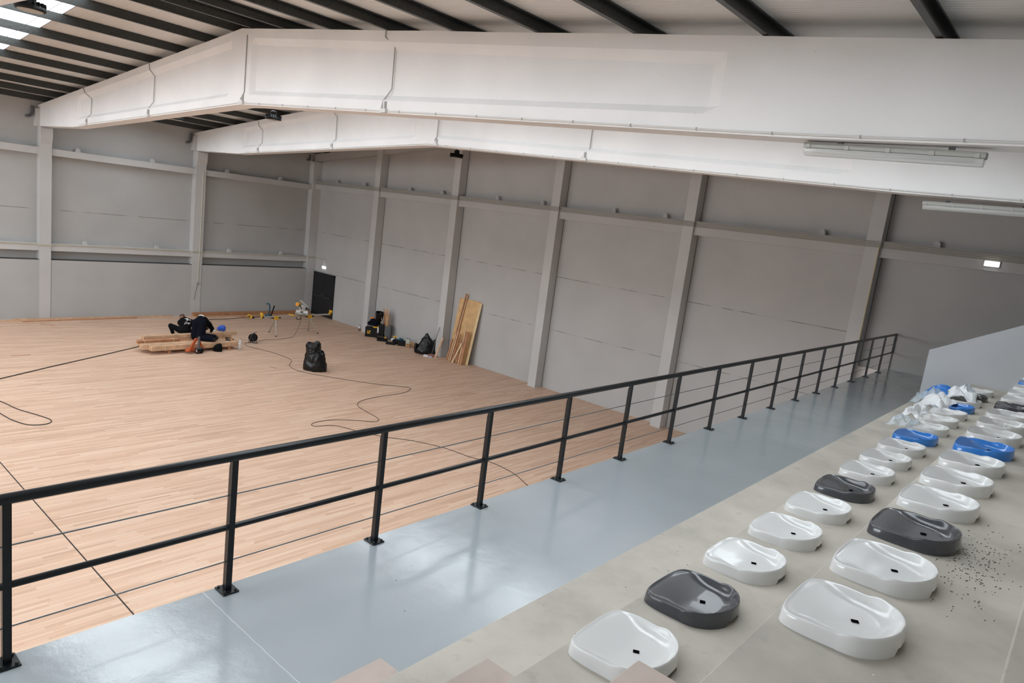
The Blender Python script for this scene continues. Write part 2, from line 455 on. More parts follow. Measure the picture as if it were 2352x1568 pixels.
def drop_conduit(par, pts):
    bm = B(); tube(bm, pts, .011, 6); obj('drop_conduit', bm, M_gconduit, par)
    x, y, z = pts[-1]
    bm = B(); obox(bm, (x+.10, y+.005, zbot(x)+.14), (.05, .03, .13)); obj('hook_bracket', bm, M_gconduit, par)
    bm = B(); obox(bm, (x+.09, y-.02, zbot(x)+.035), (.16, .05, .07)); obj('junction_box', bm, M_wconduit, par)
Y = -12.335; R_ = .07
drop_conduit(b1, [(20.30, Y, 9.30), (20.30, Y, 9.19), (20.52, Y+R_, 9.04), (20.54, Y+R_, 8.27), (20.37, Y+.02, 8.04), (20.37, Y, 7.90)])
drop_conduit(b1, [(9.74, Y, 9.18), (9.78, Y, 9.02), (9.97, Y+R_, 8.85), (9.95, Y+R_, 8.15), (9.70, Y+.02, 7.94), (9.70, Y, 7.82)])
drop_conduit(b1, [(4.55, Y, 8.62), (4.70, Y, 8.48), (5.12, Y+R_, 8.30), (5.08, Y+R_, 7.82), (4.80, Y+.02, 7.66), (4.80, Y, 7.56)])
drop_conduit(b1, [(15.18, Y, 9.58), (15.18, Y, 8.30), (15.02, Y, 8.14)])
Y = -6.425
drop_conduit(b2, [(10.02, Y, 9.15), (10.05, Y, 9.02), (10.22, Y+R_, 8.85), (10.24, Y+R_, 8.10), (10.05, Y+.02, 7.93), (10.05, Y, 7.85)])
drop_conduit(b2, [(5.10, Y, 8.66), (5.15, Y, 8.50), (5.35, Y+R_, 8.33), (5.36, Y+R_, 7.85), (5.12, Y+.02, 7.66), (5.12, Y, 7.56)])
drop_conduit(b2, [(20.92, Y, 9.15), (20.97, Y+R_, 8.80), (20.97, Y+R_, 8.08), (20.80, Y+.02, 7.90), (20.80, Y, 7.86)])
drop_conduit(b2, [(15.45, Y, 9.5), (15.45, Y, 8.30), (15.35, Y, 8.16)])

# ------------------------------------------------------------------ columns on the left wall (with corbel heads), hooks of the rain pipes
def left_column(y0, y1, label, pipe=False):
    th = thing('column', label, 'column', (0, (y0+y1)/2, 0))
    hw = (y1-y0)/2
    bm = B()
    prism(bm, [(-.35, 0), (0.005, 0), (0.005, 6.75), (.10, 7.0), (.10, 7.30), (.06, 7.36), (-.35, 7.36)], -hw, hw)
    obj('shaft', bm, M_col, th)
    bm = B(); box(bm, -.001, hw, 0, .003, hw+.018, 2.33); obj('joint_line', bm, simple('dark_joint_line', (.16, .15, .14), .9), th)
    bm = B(); box(bm, -.35, -hw-.12, 7.36, -.02, -hw+.02, 8.0); obj('side_nib', bm, M_col, th)
    bm = B(); pts = smooth_path([(-.22, -hw-.20, 8.08), (-.22, -hw-.20, 7.86), (-.2, -hw-.24, 7.74), (-.16, -hw-.34, 7.68), (-.12, -hw-.42, 7.67)], 4)
    tube(bm, pts, .055, 12); obj('rain_pipe', bm, M_greybin, th, smooth=True)
    if pipe:
        bm = B(); tube(bm, [(.02, hw-.13, 6.5), (.02, hw-.13, 3.0), (.02, hw-.16, 2.0), (.02, hw-.16, 1.55)], .016, 8); obj('conduit', bm, M_conduit, th)
        bm = B(); obox(bm, (.03, hw-.16, 1.48), (.06, .09, .13)); obj('switch_box', bm, M_grey, th)
        bm = B(); tube(bm, smooth_path([(.03, hw-.18, 1.4), (.03, hw-.26, 1.0), (.04, hw-.28, .72)], 4), .006, 6); obj('loose_cable', bm, M_dark, th)
    return th
left_column(-18.3, -17.89, 'concrete column on the left wall nearest the viewer')
left_column(-12.32, -11.93, 'left wall column carrying the nearer roof beam')
left_column(-6.41, -5.96, 'left wall column with switch box, carrying the farther roof beam', True)
th = thing('column', 'concrete column in the far left corner beside the black door', 'column', (0, -.25, 0))
bm = B(); prism(bm, [(-.35, 0), (0.005, 0), (0.005, 7.75), (-.35, 7.75)], -.25, .25); obj('shaft', bm, M_col, th)
bm = B(); tube(bm, smooth_path([(-.2, -.40, 8.05), (-.2, -.40, 7.90), (-.16, -.46, 7.80), (-.1, -.60, 7.78)], 4), .05, 12); obj('rain_pipe', bm, M_greybin, th, smooth=True)

ords = ['first', 'second', 'third', 'fourth', 'fifth']
for i, x in enumerate((4.885, 10.06, 15.33, 20.72, 26.14)):
    lab = ['first far wall column right of the black door, toolboxes at its foot',
           'second far wall column from the door, dustpan and broom at its foot',
           'third far wall column from the door, bare at its foot',
           'fourth far wall column from the door, standing behind the railing',
           'rightmost far wall column, with a yellowish conduit down its edge'][i]
    th = thing('column', lab, 'column', (x+.187, 0, 0))
    bm = B(); box(bm, -.187, -.42, 0, .187, 0, ztop(x)-.02); obj('shaft', bm, M_col, th, bevel=.008)
    bm = B(); box(bm, .187, -.012, 0, .199, -.001, ztop(x)-.45); obj('joint_strip', bm, simple('dark_joint', (.11, .10, .095), .9), th)
    if i == 4:
        bm = B(); tube(bm, [(.17, -.435, 6.70), (.17, -.435, 2.6)], .013, 8); obj('conduit', bm, simple('yellow_conduit', (.62, .50, .28), .5), th)
# cable trays: bundles of conduits running on the girts
def run(label, pts, mat, n, dz, r=.013):
    th = thing('conduit_run', label, 'conduit', (0, 0, 0))
    for k in range(n):
        bm = B(); tube(bm, [(p[0], p[1], p[2]-k*dz) for p in pts], r, 6); obj('conduit', bm, mat, th)
    return th
pts = [(.02, -.345, 6.80)]
for x in (4.885, 10.06, 15.33, 20.72, 26.14):
    pts += [(x-.06, -.345, 6.80), (x-.03, -.435, 6.80), (x+.40, -.435, 6.80), (x+.43, -.345, 6.80)]
pts.append((XR-.1, -.345, 6.80))
run('bundle of thin conduits along the high ledge of the far wall', pts, simple('dull_conduit', (.34, .31, .25), .6), 4, .045)
pts = []
for y0, y1 in ((-18.3, -17.89), (-12.32, -11.93), (-6.41, -5.96)):
    pts += [(-.045, y0-.08, 2.955), (.02, y0-.03, 2.94), (.02, y1+.03, 2.93), (-.045, y1+.08, 2.955)]
pts += [(-.045, -.55, 2.955), (.02, -.49, 2.95), (.02, -.02, 2.95), (.05, -.015, 2.95), (.95, -.015, 2.95), (.95, -.015, 2.62)]
run('ivory conduits along the low ledge of the left wall, ending over the door', [(-.045, YB+.1, 2.955)]+pts, M_conduit, 2, .035)
# brackets standing on the girts
def nub(label, x, y, z, group):
    bm = B(); prism(bm, [(-.09, 0), (.09, 0), (.075, .10), (.03, .15), (-.05, .15)], -.06, .06)
    o = obj('panel_bracket', bm, M_col); o.location = (x, y, z); tag(o, label, 'bracket', group)
    return o
k = 0
for x in (1.6, 3.8, 7.1, 9.2, 12.4, 14.7, 17.9, 19.9, 24.9, 27.75, 31.6):
    nub('small grey bracket on the high ledge of the far wall', x, -.12, 6.83, 'brackets on the far wall ledge')
for y in (-16.4, -14.0, -11.0, -8.2, -4.9, -2.2):
    o = nub('small grey bracket on the high ledge of the left wall', -.2, y, 6.60, 'brackets on the high left ledge'); o.rotation_euler.z = PI/2
    o = nub('small grey bracket on the low ledge of the left wall', -.2, y+.3, 2.97, 'brackets on the low left ledge'); o.rotation_euler.z = PI/2

# ------------------------------------------------------------------ door
dr = bpy.data.objects.new('door_1', None); C.objects.link(dr); dr.location = (0, 0, 0); tag(dr, 'black double door with push bars in the far left corner', 'door', kind='structure')
bm = B(); box(bm, .02, -.06, 0, .10, 0, 2.23); box(bm, 1.80, -.06, 0, 1.87, 0, 2.23); box(bm, .02, -.06, 2.15, 1.87, 0, 2.23); obj('door_frame', bm, M_door, dr)
for x0 in (.10, .955):
    bm = B(); box(bm, x0, -.05, .01, x0+.84, 0, 2.15)
    lf = obj('door_leaf', bm, M_door, dr, bevel=.004)
    bm = B(); box(bm, x0+.08, -.115, 1.0, x0+.74, -.085, 1.035); box(bm, x0+.10, -.1, .99, x0+.13, -.05, 1.045); box(bm, x0+.69, -.1, .99, x0+.72, -.05, 1.045)
    obj('push_bar', bm, M_doorbar, lf)
    bm = B(); hx = x0+.78 if x0 < .5 else x0+.06
    obox(bm, (hx, -.07, 1.12), (.04, .04, .16)); obj('lock_plate', bm, M_doorbar, lf)

# ------------------------------------------------------------------ emergency lamps
def sign_lamp(label, loc, w, h):
    th = thing('emergency_lamp', label, 'lamp', loc)
    bm = B(); box(bm, -w/2-.02, 0, -h/2-.015, w/2+.02, .03, h/2+.015); obj('housing', bm, M_wconduit, th, bevel=.005)
    bm = B(); box(bm, -w/2, -.03, -h/2, w/2, .0, h/2); obj('diffuser', bm, M_lamp, th, bevel=.008)
sign_lamp('lit white emergency lamp above the black door', (.86, -.03, 2.52), .30, .12)
sign_lamp('lit white emergency lamp on the far wall ledge at the right', (29.03, -.37, 6.57), .29, .115)

# ------------------------------------------------------------------ high bay lamps
def high_bay(label, x, y, z, top):
    th = thing('high_bay_lamp', label, 'lamp', (x, y, z))
    bm = B(); lathe(bm, [(.215, 0), (.235, .02), (.235, .05), (.21, .085), (.15, .13), (.11, .15), (.10, .155)], n=36); obj('heat_sink', bm, M_dark, th, smooth='angle')
    bm = B()
    for k in range(18):
        a = 2*PI*k/18; c, s = math.cos(a), math.sin(a)
        obox(bm, (c*.17, s*.17, .105), (.13, .008, .07), a)
    obj('cooling_fins', bm, M_dark, th)
    bm = B(); lathe(bm, [(.19, -.008), (.195, .0), (.195, .012)], n=36); obj('diffuser', bm, simple('lamp_diffuser', (.45, .42, .38), .4), th)
    bm = B(); lathe(bm, [(.085, .15), (.09, .17), (.09, .24), (.06, .27), (.03, .28)], n=20); obj('driver_housing', bm, M_dark, th, smooth='angle')
    bm = B(); pts = [(0, 0, .28), (0, 0, .34)]; tube(bm, pts, .012, 6)
    n = max(1, int((top-.34)/.05))
    for k in range(n):
        zc = .34+k*.05+.02
        tube(bm, [(math.cos(2*PI*j/10)*.014*(k % 2), math.cos(2*PI*j/10)*.014*(1-k % 2), zc+math.sin(2*PI*j/10)*.03) for j in range(10)], .005, 5, closed=True)
    obj('chain', bm, M_dark, th)
    return th

# ------------------------------------------------------------------ tube lights under the roof beams, right
def tube_light(label, x0, x1, y, z, slope):
    L = x1-x0
    th = thing('tube_light', label, 'lamp', (x0, y, z)); th.rotation_euler = (0, math.atan(slope), 0)
    bm = B(); prism(bm, [(-.07, .0), (.07, .0), (.075, .03), (.055, .065), (-.055, .065), (-.075, .03)], .02, L-.02, 'x'); obj('housing', bm, M_grey2, th, bevel=.006)
    bm = B(); prism(bm, [(-.068, 0), (.068, 0), (.062, -.05), (.035, -.085), (-.035, -.085), (-.062, -.05)], .03, L-.03, 'x'); obj('diffuser', bm, M_clear, th, bevel=.012)
    for yy in (-.03, .03):
        bm = B(); cyl(bm, (.12, yy, -.035), (L-.12, yy, -.035), .013); obj('tube', bm, M_wconduit, th, smooth=True)
    bm = B(); box(bm, .1, -.05, -.012, L-.1, .05, -.004); obj('reflector', bm, M_wconduit, th)
    for f in (.04, .27, .5, .73, .95):
        bm = B(); obox(bm, (L*f, -.076, .018), (.045, .012, .045)); cl = obj('clip', bm, M_grey, th)
    for f in (.2, .8):
        bm = B(); box(bm, L*f, -.02, .065, L*f+.06, .02, .10); obj('mounting_bracket', bm, M_greybin, th)
M_grey2 = simple('light_grey_plastic', (.40, .40, .37), .4)
tube_light('long clear tube light under the nearer roof beam at the right', 28.23, 30.12, -12.13, 7.455, .03)
tube_light('tube light under the farther roof beam, cut by the right frame edge', 28.42, 30.30, -6.22, 7.375, .0)

hb = high_bay('black high bay lamp hanging in the upper left corner by the roof light', 19.38, -17.68, 8.17, 1.78)
hb.scale = (.80, .80, .80)
high_bay('black high bay lamp half hidden behind the nearer beam, left', 4.50, -9.25, 8.18, .69)
high_bay('black high bay lamp seen between the two roof beams', 11.15, -9.25, 8.22, 1.34)
high_bay('black high bay lamp below the farther beam, in front of the far wall', 13.05, -3.25, 8.04, 1.5)

# ------------------------------------------------------------------ walkway, grandstand
bm = B(); box(bm, 27.20, YB+.01, ZW-.25, XT[0], -.003, ZW); box(bm, XT[0], YEND+.145, ZW-.25, XR-.005, -.003, ZW)
walk = tag(obj('walkway', bm, M_walk), 'pale blue-grey painted walkway between railing and grandstand', 'walkway')
st = thing('grandstand', 'beige concrete grandstand with stepped seat tiers', 'grandstand', (XT[0], YEND, ZW))
def loc(o, p): o.location = Vector(p)-Vector((XT[0], YEND, ZW)); return o
for i, x in enumerate(XT):
    z1 = RIS*(i+1)
    bm = B(); box(bm, x-XT[0]+.002, YB-YEND+.01, (0 if i == 0 else z1-RIS-.05), (XR-.005)-XT[0], -.005, z1)
    obj('tier', bm, M_tier, st, bevel=.006)
for i, (x, z) in enumerate(((28.70, ZW+.209), (29.46, ZW+.627), (30.23, ZW+1.045))):
    bm = B(); box(bm, x-XT[0], -19.75-YEND, z-.209-ZW, XT[i]-XT[0], -18.415-YEND, z-ZW)
    obj('half_step', bm, M_block, st, bevel=.006)
bm = B()
poly = [(29.04, ZW), (XR, ZW), (XR, 4.78+(XR-29.04)*.556), (29.04, 4.78)]
prism(bm, poly, YEND, YEND+.14)
tag(obj('end_wall', bm, M_white_wall), 'pale slanted wall closing the far end of the grandstand', 'wall', kind='structure')

# ------------------------------------------------------------------ railing
rail = thing('railing', 'black steel railing with wires along the walkway edge', 'railing', (27.27, 0, ZW))
HR = .93; Y0, SP = -19.828, 1.246
bm = B(); tube(bm, [(0, YB+.5, HR+.028), (0, -.01, HR+.028)], .030, 16); obj('handrail', bm, M_black, rail, smooth=True)
bm = B(); tube(bm, [(0, YB+.5, HR*.50), (0, -.01, HR*.50)], .020, 14); obj('midrail', bm, M_black, rail, smooth=True)
for z in (HR*.745, HR*.235):
    bm = B(); tube(bm, [(0, YB+.5, z), (0, -.02, z)], .0045, 6); obj('wire', bm, M_wire, rail)
for k in range(-3, 17):
    y = Y0+k*SP
    if k == 16: y = -.03
    bm = B(); s = .021
    if k == 16: box(bm, -s, y-s, HR*.5, s, y+s, HR+.01); box(bm, -.008, y-.008, 0, .008, y+.008, HR*.5)
    else:
        box(bm, -s, y-s, 0, s, y+s, HR-.045)
        # saddle cut head
        vs = [bm.verts.new(v) for v in ((-s, y-s, HR-.045), (s, y-s, HR-.045), (s, y+s, HR-.045), (-s, y+s, HR-.045), (-s*.4, y-s, HR+.008), (s, y-s, HR+.008), (s, y+s, HR+.008), (-s*.4, y+s, HR+.008))]
        for f in ((0, 1, 5, 4), (1, 2, 6, 5), (2, 3, 7, 6), (3, 0, 4, 7), (4, 5, 6, 7)): bm.faces.new([vs[i] for i in f])
    po = obj('post', bm, M_black, rail)
    if k != 16:
        bm = B(); box(bm, -.065, y-.055, 0, .065, y+.055, .012); bp = obj('base_plate', bm, M_black, po, bevel=.002)
        for sx in (-.045, .045):
            for sy in (-.038, .038):
                bm = B(); cyl(bm, (sx, y+sy, .012), (sx, y+sy, .024), .009, n=6); obj('bolt', bm, M_zinc, po)

# ------------------------------------------------------------------ seats
def lerp(a, b, t): return a+(b-a)*t
def sstep(a, b, x):
    t = max(0, min(1, (x-a)/(b-a))); return t*t*(3-2*t)
def seat_meshes(name, mat):
    L, Wd = .43, .237
    def outline(n=64):
        """closed outline; front edge at x=0, round back at x=L, waist at two thirds"""
        top = []
        K = [(0.0, .06), (.002, .13), (.012, .185), (.035, .215), (.075, .229), (.13, .233), (.19, .231), (.235, .228), (.262, .2285), (.30, .221), (.335, .203), (.37, .172), (.398, .132), (.418, .086), (.43, .035)]
        path = smooth_path([(a, b, 0) for a, b in K], 4)
        up = [(p.x, p.y) for p in path]; dn = [(x, -y) for x, y in reversed(up)]
        return up+dn
    O = outline(); cx, cy = .21, 0
    def h(x, y):
        side = sstep(.10, .19, abs(y))
        front = .058+.003*math.cos(y*14)
        v = lerp(front, .064, sstep(.03, .16, x)*side)
        v += .014*sstep(.235, .30, x)*side
        v += .022*sstep(.27, .36, x)*(1-side)+.006*sstep(.33, .40, x)
        return v
    def floor_z(x, y):
        return .054 - .024*sstep(.02, .22, x) + .006*sstep(.36, .42, x)
    bm = B(); rings = []
    specs = [(1.0, 'b'), (.993, .35), (.982, .75), (.974, .93), (.962, 1.0), (.945, 1.0), (.915, 'i1'), (.865, 'i2'), (.79, 'f'), (.6, 'f'), (.4, 'f'), (.2, 'f')]
    for s, md in specs:
        rg = []
        for (x, y) in O:
            px, py = cx+(x-cx)*s, cy+(y-cy)*s
            H = h(x, y); F = floor_z(px, py)
            open_front = 1-sstep(.03, .16, x)
            if md == 'b': z = 0 if not (x > .40 and abs(y) < .07) else .026
            elif md == 'i1': z = lerp(H-.006, lerp(H-.002, F, .3), open_front*.6)
            elif md == 'i2': z = lerp(lerp(H, F, .55), lerp(H, F, .75), open_front)
            elif md == 'f': z = F
            else: z = H*md - (.004 if md == .93 else 0)
            rg.append(bm.verts.new((px, py, z)))
        rings.append(rg)
    for a, b_ in zip(rings, rings[1:]): ring_faces(bm, a, b_)
    c = bm.verts.new((cx, cy, floor_z(cx, cy)))
    n = len(rings[-1])
    for i in range(n): bm.faces.new((rings[-1][i], rings[-1][(i+1) % n], c))
    bmesh.ops.recalc_face_normals(bm, faces=bm.faces)
    me = bpy.data.meshes.new(name); bm.to_mesh(me); bm.free(); me.materials.append(mat)
    for p in me.polygons: p.use_smooth = True
    return me
bm = B(); box(bm, -.014, -.009, 0, .014, .009, .004, Matrix.Rotation(.5, 3, 'Z')); slot_me = bpy.data.meshes.new('fixing_slot'); bm.to_mesh(slot_me); bm.free(); slot_me.materials.append(M_slot)
SM = {'w': seat_meshes('seat_shell_white', M_seat_w), 'g': seat_meshes('seat_shell_charcoal', M_seat_g), 'b': seat_meshes('seat_shell_blue', M_seat_b)}
def make_seat(kind):
    r = bpy.data.objects.new('stadium_seat', None); C.objects.link(r); r.empty_display_size = .1
    s = bpy.data.objects.new('seat_shell', SM[kind]); C.objects.link(s); s.parent = r
    q = bpy.data.objects.new('fixing_slot', slot_me); C.objects.link(q); q.parent = r; q.location = (.252, 0, .0315)
    return r
proto = {k: make_seat(k) for k in 'wgb'}; used = set()
def dup(root):
    r = root.copy(); C.objects.link(r)
    for ch in list(root.children):
        c = ch.copy(); C.objects.link(c); c.parent = r
        for g_ in ch.children:
            d = g_.copy(); C.objects.link(d); d.parent = c
    return r
ORD = ['first', 'second', 'third', 'fourth', 'fifth', 'sixth', 'seventh', 'eighth', 'ninth', 'tenth', 'eleventh', 'twelfth', 'thirteenth', 'fourteenth', 'fifteenth', 'sixteenth', 'seventeenth', 'eighteenth']
CN = {'w': 'glossy white', 'g': 'glossy charcoal grey', 'b': 'glossy bright blue'}
def put_seat(kind, x, y, z, label, group, rz=0):
    if kind not in used: used.add(kind); r = proto[kind]
    else: r = dup(proto[kind])
    r.location = (x, y, z); r.rotation_euler = (0, 0, rz); tag(r, label, 'seat', group)
    return r
row1 = 'wgwwwgwwwbwwwbwgw'
row2 = 'wwgwwwbwwwgwwwbww'
for k, c in enumerate(row1):
    put_seat(c, XT[1]+.02, -18.128+.6857*k, ZW+2*RIS, '%s plastic seat, %s from the steps in the lower row' % (CN[c], ORD[k]), 'plastic seats of the lower row', random.uniform(-.025, .025))
for k, c in enumerate(row2):
    put_seat(c, XT[2]+.02, -17.805+.6857*k, ZW+3*RIS, '%s plastic seat, %s from the steps in the second row' % (CN[c], ORD[k]), 'plastic seats of the second row', random.uniform(-.02, .02))
put_seat('w', XT[3]+.02, -18.15+.32, ZW+4*RIS, 'white plastic seat cut off by the right frame edge, on the third row', None)

# --- floor debris on the grandstand
def crumbs(name, label, cx, cy, z, sx, sy, n, mat, size=.006):
    bm = B(); R = random.Random(n)
    for _ in range(n):
        x, y = cx+R.gauss(0, sx), cy+R.gauss(0, sy); a = R.uniform(0, PI); l = R.uniform(.4, 1.4)*size
        obox(bm, (x, y, z+.002), (l*1.8, l*.8, .003), a)
    return tag(obj(name, bm, mat), label, 'debris', kind='stuff')
M_crumb = simple('dark_crumbs', (.05, .045, .04), .9)
crumbs('rubber_crumbs', 'dark crumbs scattered behind the charcoal seat of the second row', 31.10, -16.55, ZW+3*RIS, .08, .30, 260, M_crumb, .0032)
crumbs('dark_grit', 'dark grit on the lowest tier before the lower row', 29.60, -16.5, ZW+RIS, .10, .55, 170, M_crumb, .003)
crumbs('plaster_flecks', 'white plaster flecks on the third tier floor', 31.0, -18.3, ZW+3*RIS, .12, .28, 14, M_paper, .004)

# ------------------------------------------------------------------ cables on the floor
def cable(label, pts, r, mat, k=6, name='extension_cable'):
    bm = B(); tube(bm, smooth_path([(x, y, (z if z else r)) for x, y, z in pts], k), r, 6)
    return tag(obj(name, bm, mat, smooth=True), label, 'cable')
P3 = lambda L, z=0: [(a, b, z) for a, b in L]
cable('thick black cable running from the timber stack to the left frame edge', P3([(5.5, -10.6), (6.5, -12.19), (7.59, -14.0), (8.6, -15.6), (9.2, -16.7)]), .014, M_cable)
cable('black cable lying in a loop at the left frame edge', P3([(9.9, -16.4), (10.75, -16.06), (11.57, -15.89), (12.29, -15.62), (12.75, -15.50), (13.0, -15.66), (12.90, -16.0), (12.4, -16.2), (11.9, -16.28), (11.5, -16.36), (11.0, -16.75), (10.5, -17.2)]), .011, M_cable)
cable('thin brown cable hanging from the saw down to the reel', [(4.86, -3.72, .84), (4.95, -3.85, .45), (5.1, -4.15, .05), (5.35, -4.45, .008), (5.586, -5.2, .008), (5.54, -5.77, .008), (5.75, -6.2, .02), (5.80, -6.42, .08)], .007, M_bcable)
cable('long thin cable snaking from the reel past the black bag to the walkway', P3([(5.95, -6.55), (6.02, -6.93), (6.64, -7.04), (7.59, -6.75), (8.67, -6.65), (9.2, -6.80), (9.75, -7.22), (10.45, -7.34), (11.2, -7.05), (12.2, -6.42), (13.07, -5.78), (13.69, -5.13), (13.95, -5.10), (14.27, -5.72), (14.29, -6.73), (14.46, -7.56), (14.84, -7.97), (15.41, -8.10), (16.12, -8.20), (16.35, -8.47), (16.02, -8.86), (15.66, -9.5), (15.68, -10.08), (15.91, -10.2), (16.13, -9.68), (16.77, -9.41), (17.47, -9.08), (18.13, -8.57), (18.95, -8.2), (19.8, -8.07), (20.38, -7.86), (21.19, -7.93), (21.93, -8.23), (23.0, -8.5)]), .008, M_bcable)
cable('dark cable from the workers to the blue stand along the left wall', P3([(1.9, -6.9), (1.17, -6.17), (1.09, -5.22), (.9, -4.26), (.75, -3.4), (.8, -2.7)]), .013, M_cable)
cable('short loop of black cable right of the kneeling workers', P3([(3.0, -7.6), (2.9, -7.1), (3.3, -6.75), (3.8, -6.9), (4.1, -7.35)]), .009, M_cable)
# small offcuts on the floor
for (x, y, rz, w, lab) in ((1.2, -12.35, .9, .55, 'dark offcut lying near the left wall column'), (5.9, -14.4, 1.5, .5, 'thin wood sliver near the left frame edge'), (9.8, -7.9, .2, .35, 'dark sliver on the floor left of the black bag')):
    bm = B(); obox(bm, (0, 0, .006), (w, .03, .012)); o = obj('wood_offcut', bm, M_timber2); o.location = (x, y, 0); o.rotation_euler.z = rz; tag(o, lab, 'offcut')

# ------------------------------------------------------------------ wood lying along the left wall
def plank(label, x, y, z, L, w, h, rz, mat, group=None):
    bm = B(); box(bm, -w/2, -L/2, 0, w/2, L/2, h); o = obj('timber_plank', bm, mat, bevel=.002); o.location = (x, y, z); o.rotation_euler.z = rz
    return tag(o, label, 'plank', group)
plank('broad wooden plank against the left wall foot, right of its column', .16, -3.3, 0, 6.1, .24, .16, 0, M_timber2)
plank('flat long board in front of the plank by the left wall', .42, -3.6, 0, 5.6, .14, .03, .01, M_timber)
plank('thin batten lying left along the left wall foot', .12, -10.2, 0, 6.0, .10, .05, 0, M_timber)
plank('reddish batten lying askew before the left wall', .42, -10.9, 0, 4.2, .07, .035, .055, M_timber2)
plank('pale batten at the left frame edge by the wall', .35, -14.6, 0, 4.0, .10, .04, -.02, M_timber)

# ------------------------------------------------------------------ timber stack on its pallet
UX = Vector((math.cos(yaw), math.sin(yaw), 0)); UY = Vector((-math.sin(yaw), math.cos(yaw), 0))
ang = 0.02
def tl(label, x, y0, y1, z, w, h, mat, rz=0):
    bm = B(); L = y1-y0
    n = max(1, int(w/.07)); ww = w/n
    for i in range(n):
        e0, e1 = random.uniform(-.05, .05), random.uniform(-.04, .04)
        box(bm, -w/2+i*ww+.002, -L/2+e0, 0, -w/2+(i+1)*ww-.002, L/2+e1, h)
    o = obj('board_bundle', bm, mat, bevel=.002); o.location = (x, (y0+y1)/2, z); o.rotation_euler.z = rz
    tag(o, label, 'timber', 'bundles of floor boards in the stack')
    bm = B()
    for f in (-.36, .36): box(bm, -w/2-.003, L*f-.012, -.003, w/2+.003, L*f+.012, h+.003)
    obj('strap', bm, simple('pale_strap', (.7, .55, .4), .5), o)
    return o
bm = B()
pal = thing('pallet', 'low wooden pallet under the stack of floor boards', 'pallet', (6.35, -9.1, 0))
for y in (-1.1, 0, 1.1):
    bm = B(); box(bm, -.55, y-.05, 0, .5, y+.05, .10); obj('bearer', bm, M_timber2, pal)
bm = B()
for x in (-.5, -.2, .1, .38): box(bm, x, -1.25, .10, x+.1, 1.25, .13)
obj('deck_board', bm, M_timber2, pal)
tl('front bundle of pale floor boards in the stack', 6.78, -10.85, -7.55, .13, .21, .17, M_timber, ang)
tl('second bundle of boards from the front of the stack', 6.48, -11.0, -7.7, .13, .30, .17, M_timber, ang)
tl('middle bundle of reddish boards in the stack', 6.1, -10.9, -7.5, .13, .34, .14, M_timber2, ang)
tl('rear bundle of boards in the stack, nearest the workers', 5.78, -10.75, -7.4, .13, .25, .20, M_timber, ang)
tl('top bundle of boards at the back of the stack', 5.80, -10.7, -7.2, .335, .22, .12, M_timber, ang)
tl('short reddish boards sticking out left of the stack', 6.13, -11.02, -9.6, .275, .25, .09, M_timber2, ang+.03)

# pallet truck with its orange frame
pt = thing('pallet_truck', 'orange hand pallet truck with black wheels under the board stack', 'pallet truck', (7.00, -9.36, 0), .25); pt.scale = (1, 1, 1.12)
bm = B(); prism(bm, [(-.32, .10), (-.24, .10), (.02, .50), (.10, .50), (.26, .16), (.33, .16), (.14, .56), (-.06, .56)], -.12, -.06, 'y')
bm2 = B(); prism(bm2, [(-.36, .09), (-.28, .05), (.0, .44), (.12, .44), (.12, .50), (-.07, .50)], -.03, .03, 'x')
for v in bm2.verts: v.co.x += .05
obj('mast_plate', bm2, M_orange, pt, bevel=.005)
bm.free()
bm = B(); prism(bm, [(-.38, .08), (.36, .10), (.30, .19), (-.30, .17)], -.10, .06, 'x'); obj('front_crosshead', bm, M_orange, pt, bevel=.006)
bm = B(); prism(bm, [(.05, .46), (.12, .46), (.32, .12), (.25, .12)], .0, .05, 'x'); obj('side_plate', bm, M_orange, pt)
for s in (-.03, .11):
    bm = B(); cyl(bm, (.13, s-.04+.02, .09), (.13, s+.045+.02, .09), .09, n=28); w_ = obj('wheel', bm, M_dark, pt, smooth='angle')
    bm = B(); cyl(bm, (.13, s-.028, .09), (.13, s-.016, .09), .045, n=20); obj('hub', bm, M_alu, w_)
bm = B(); cyl(bm, (.10, .05, .16), (.10, .05, .55), .035); obj('pump_cylinder', bm, M_greybin, pt, smooth='angle')
bm = B(); obox(bm, (.10, .05, .17), (.16, .24, .04)); obj('axle_yoke', bm, M_greybin, pt)

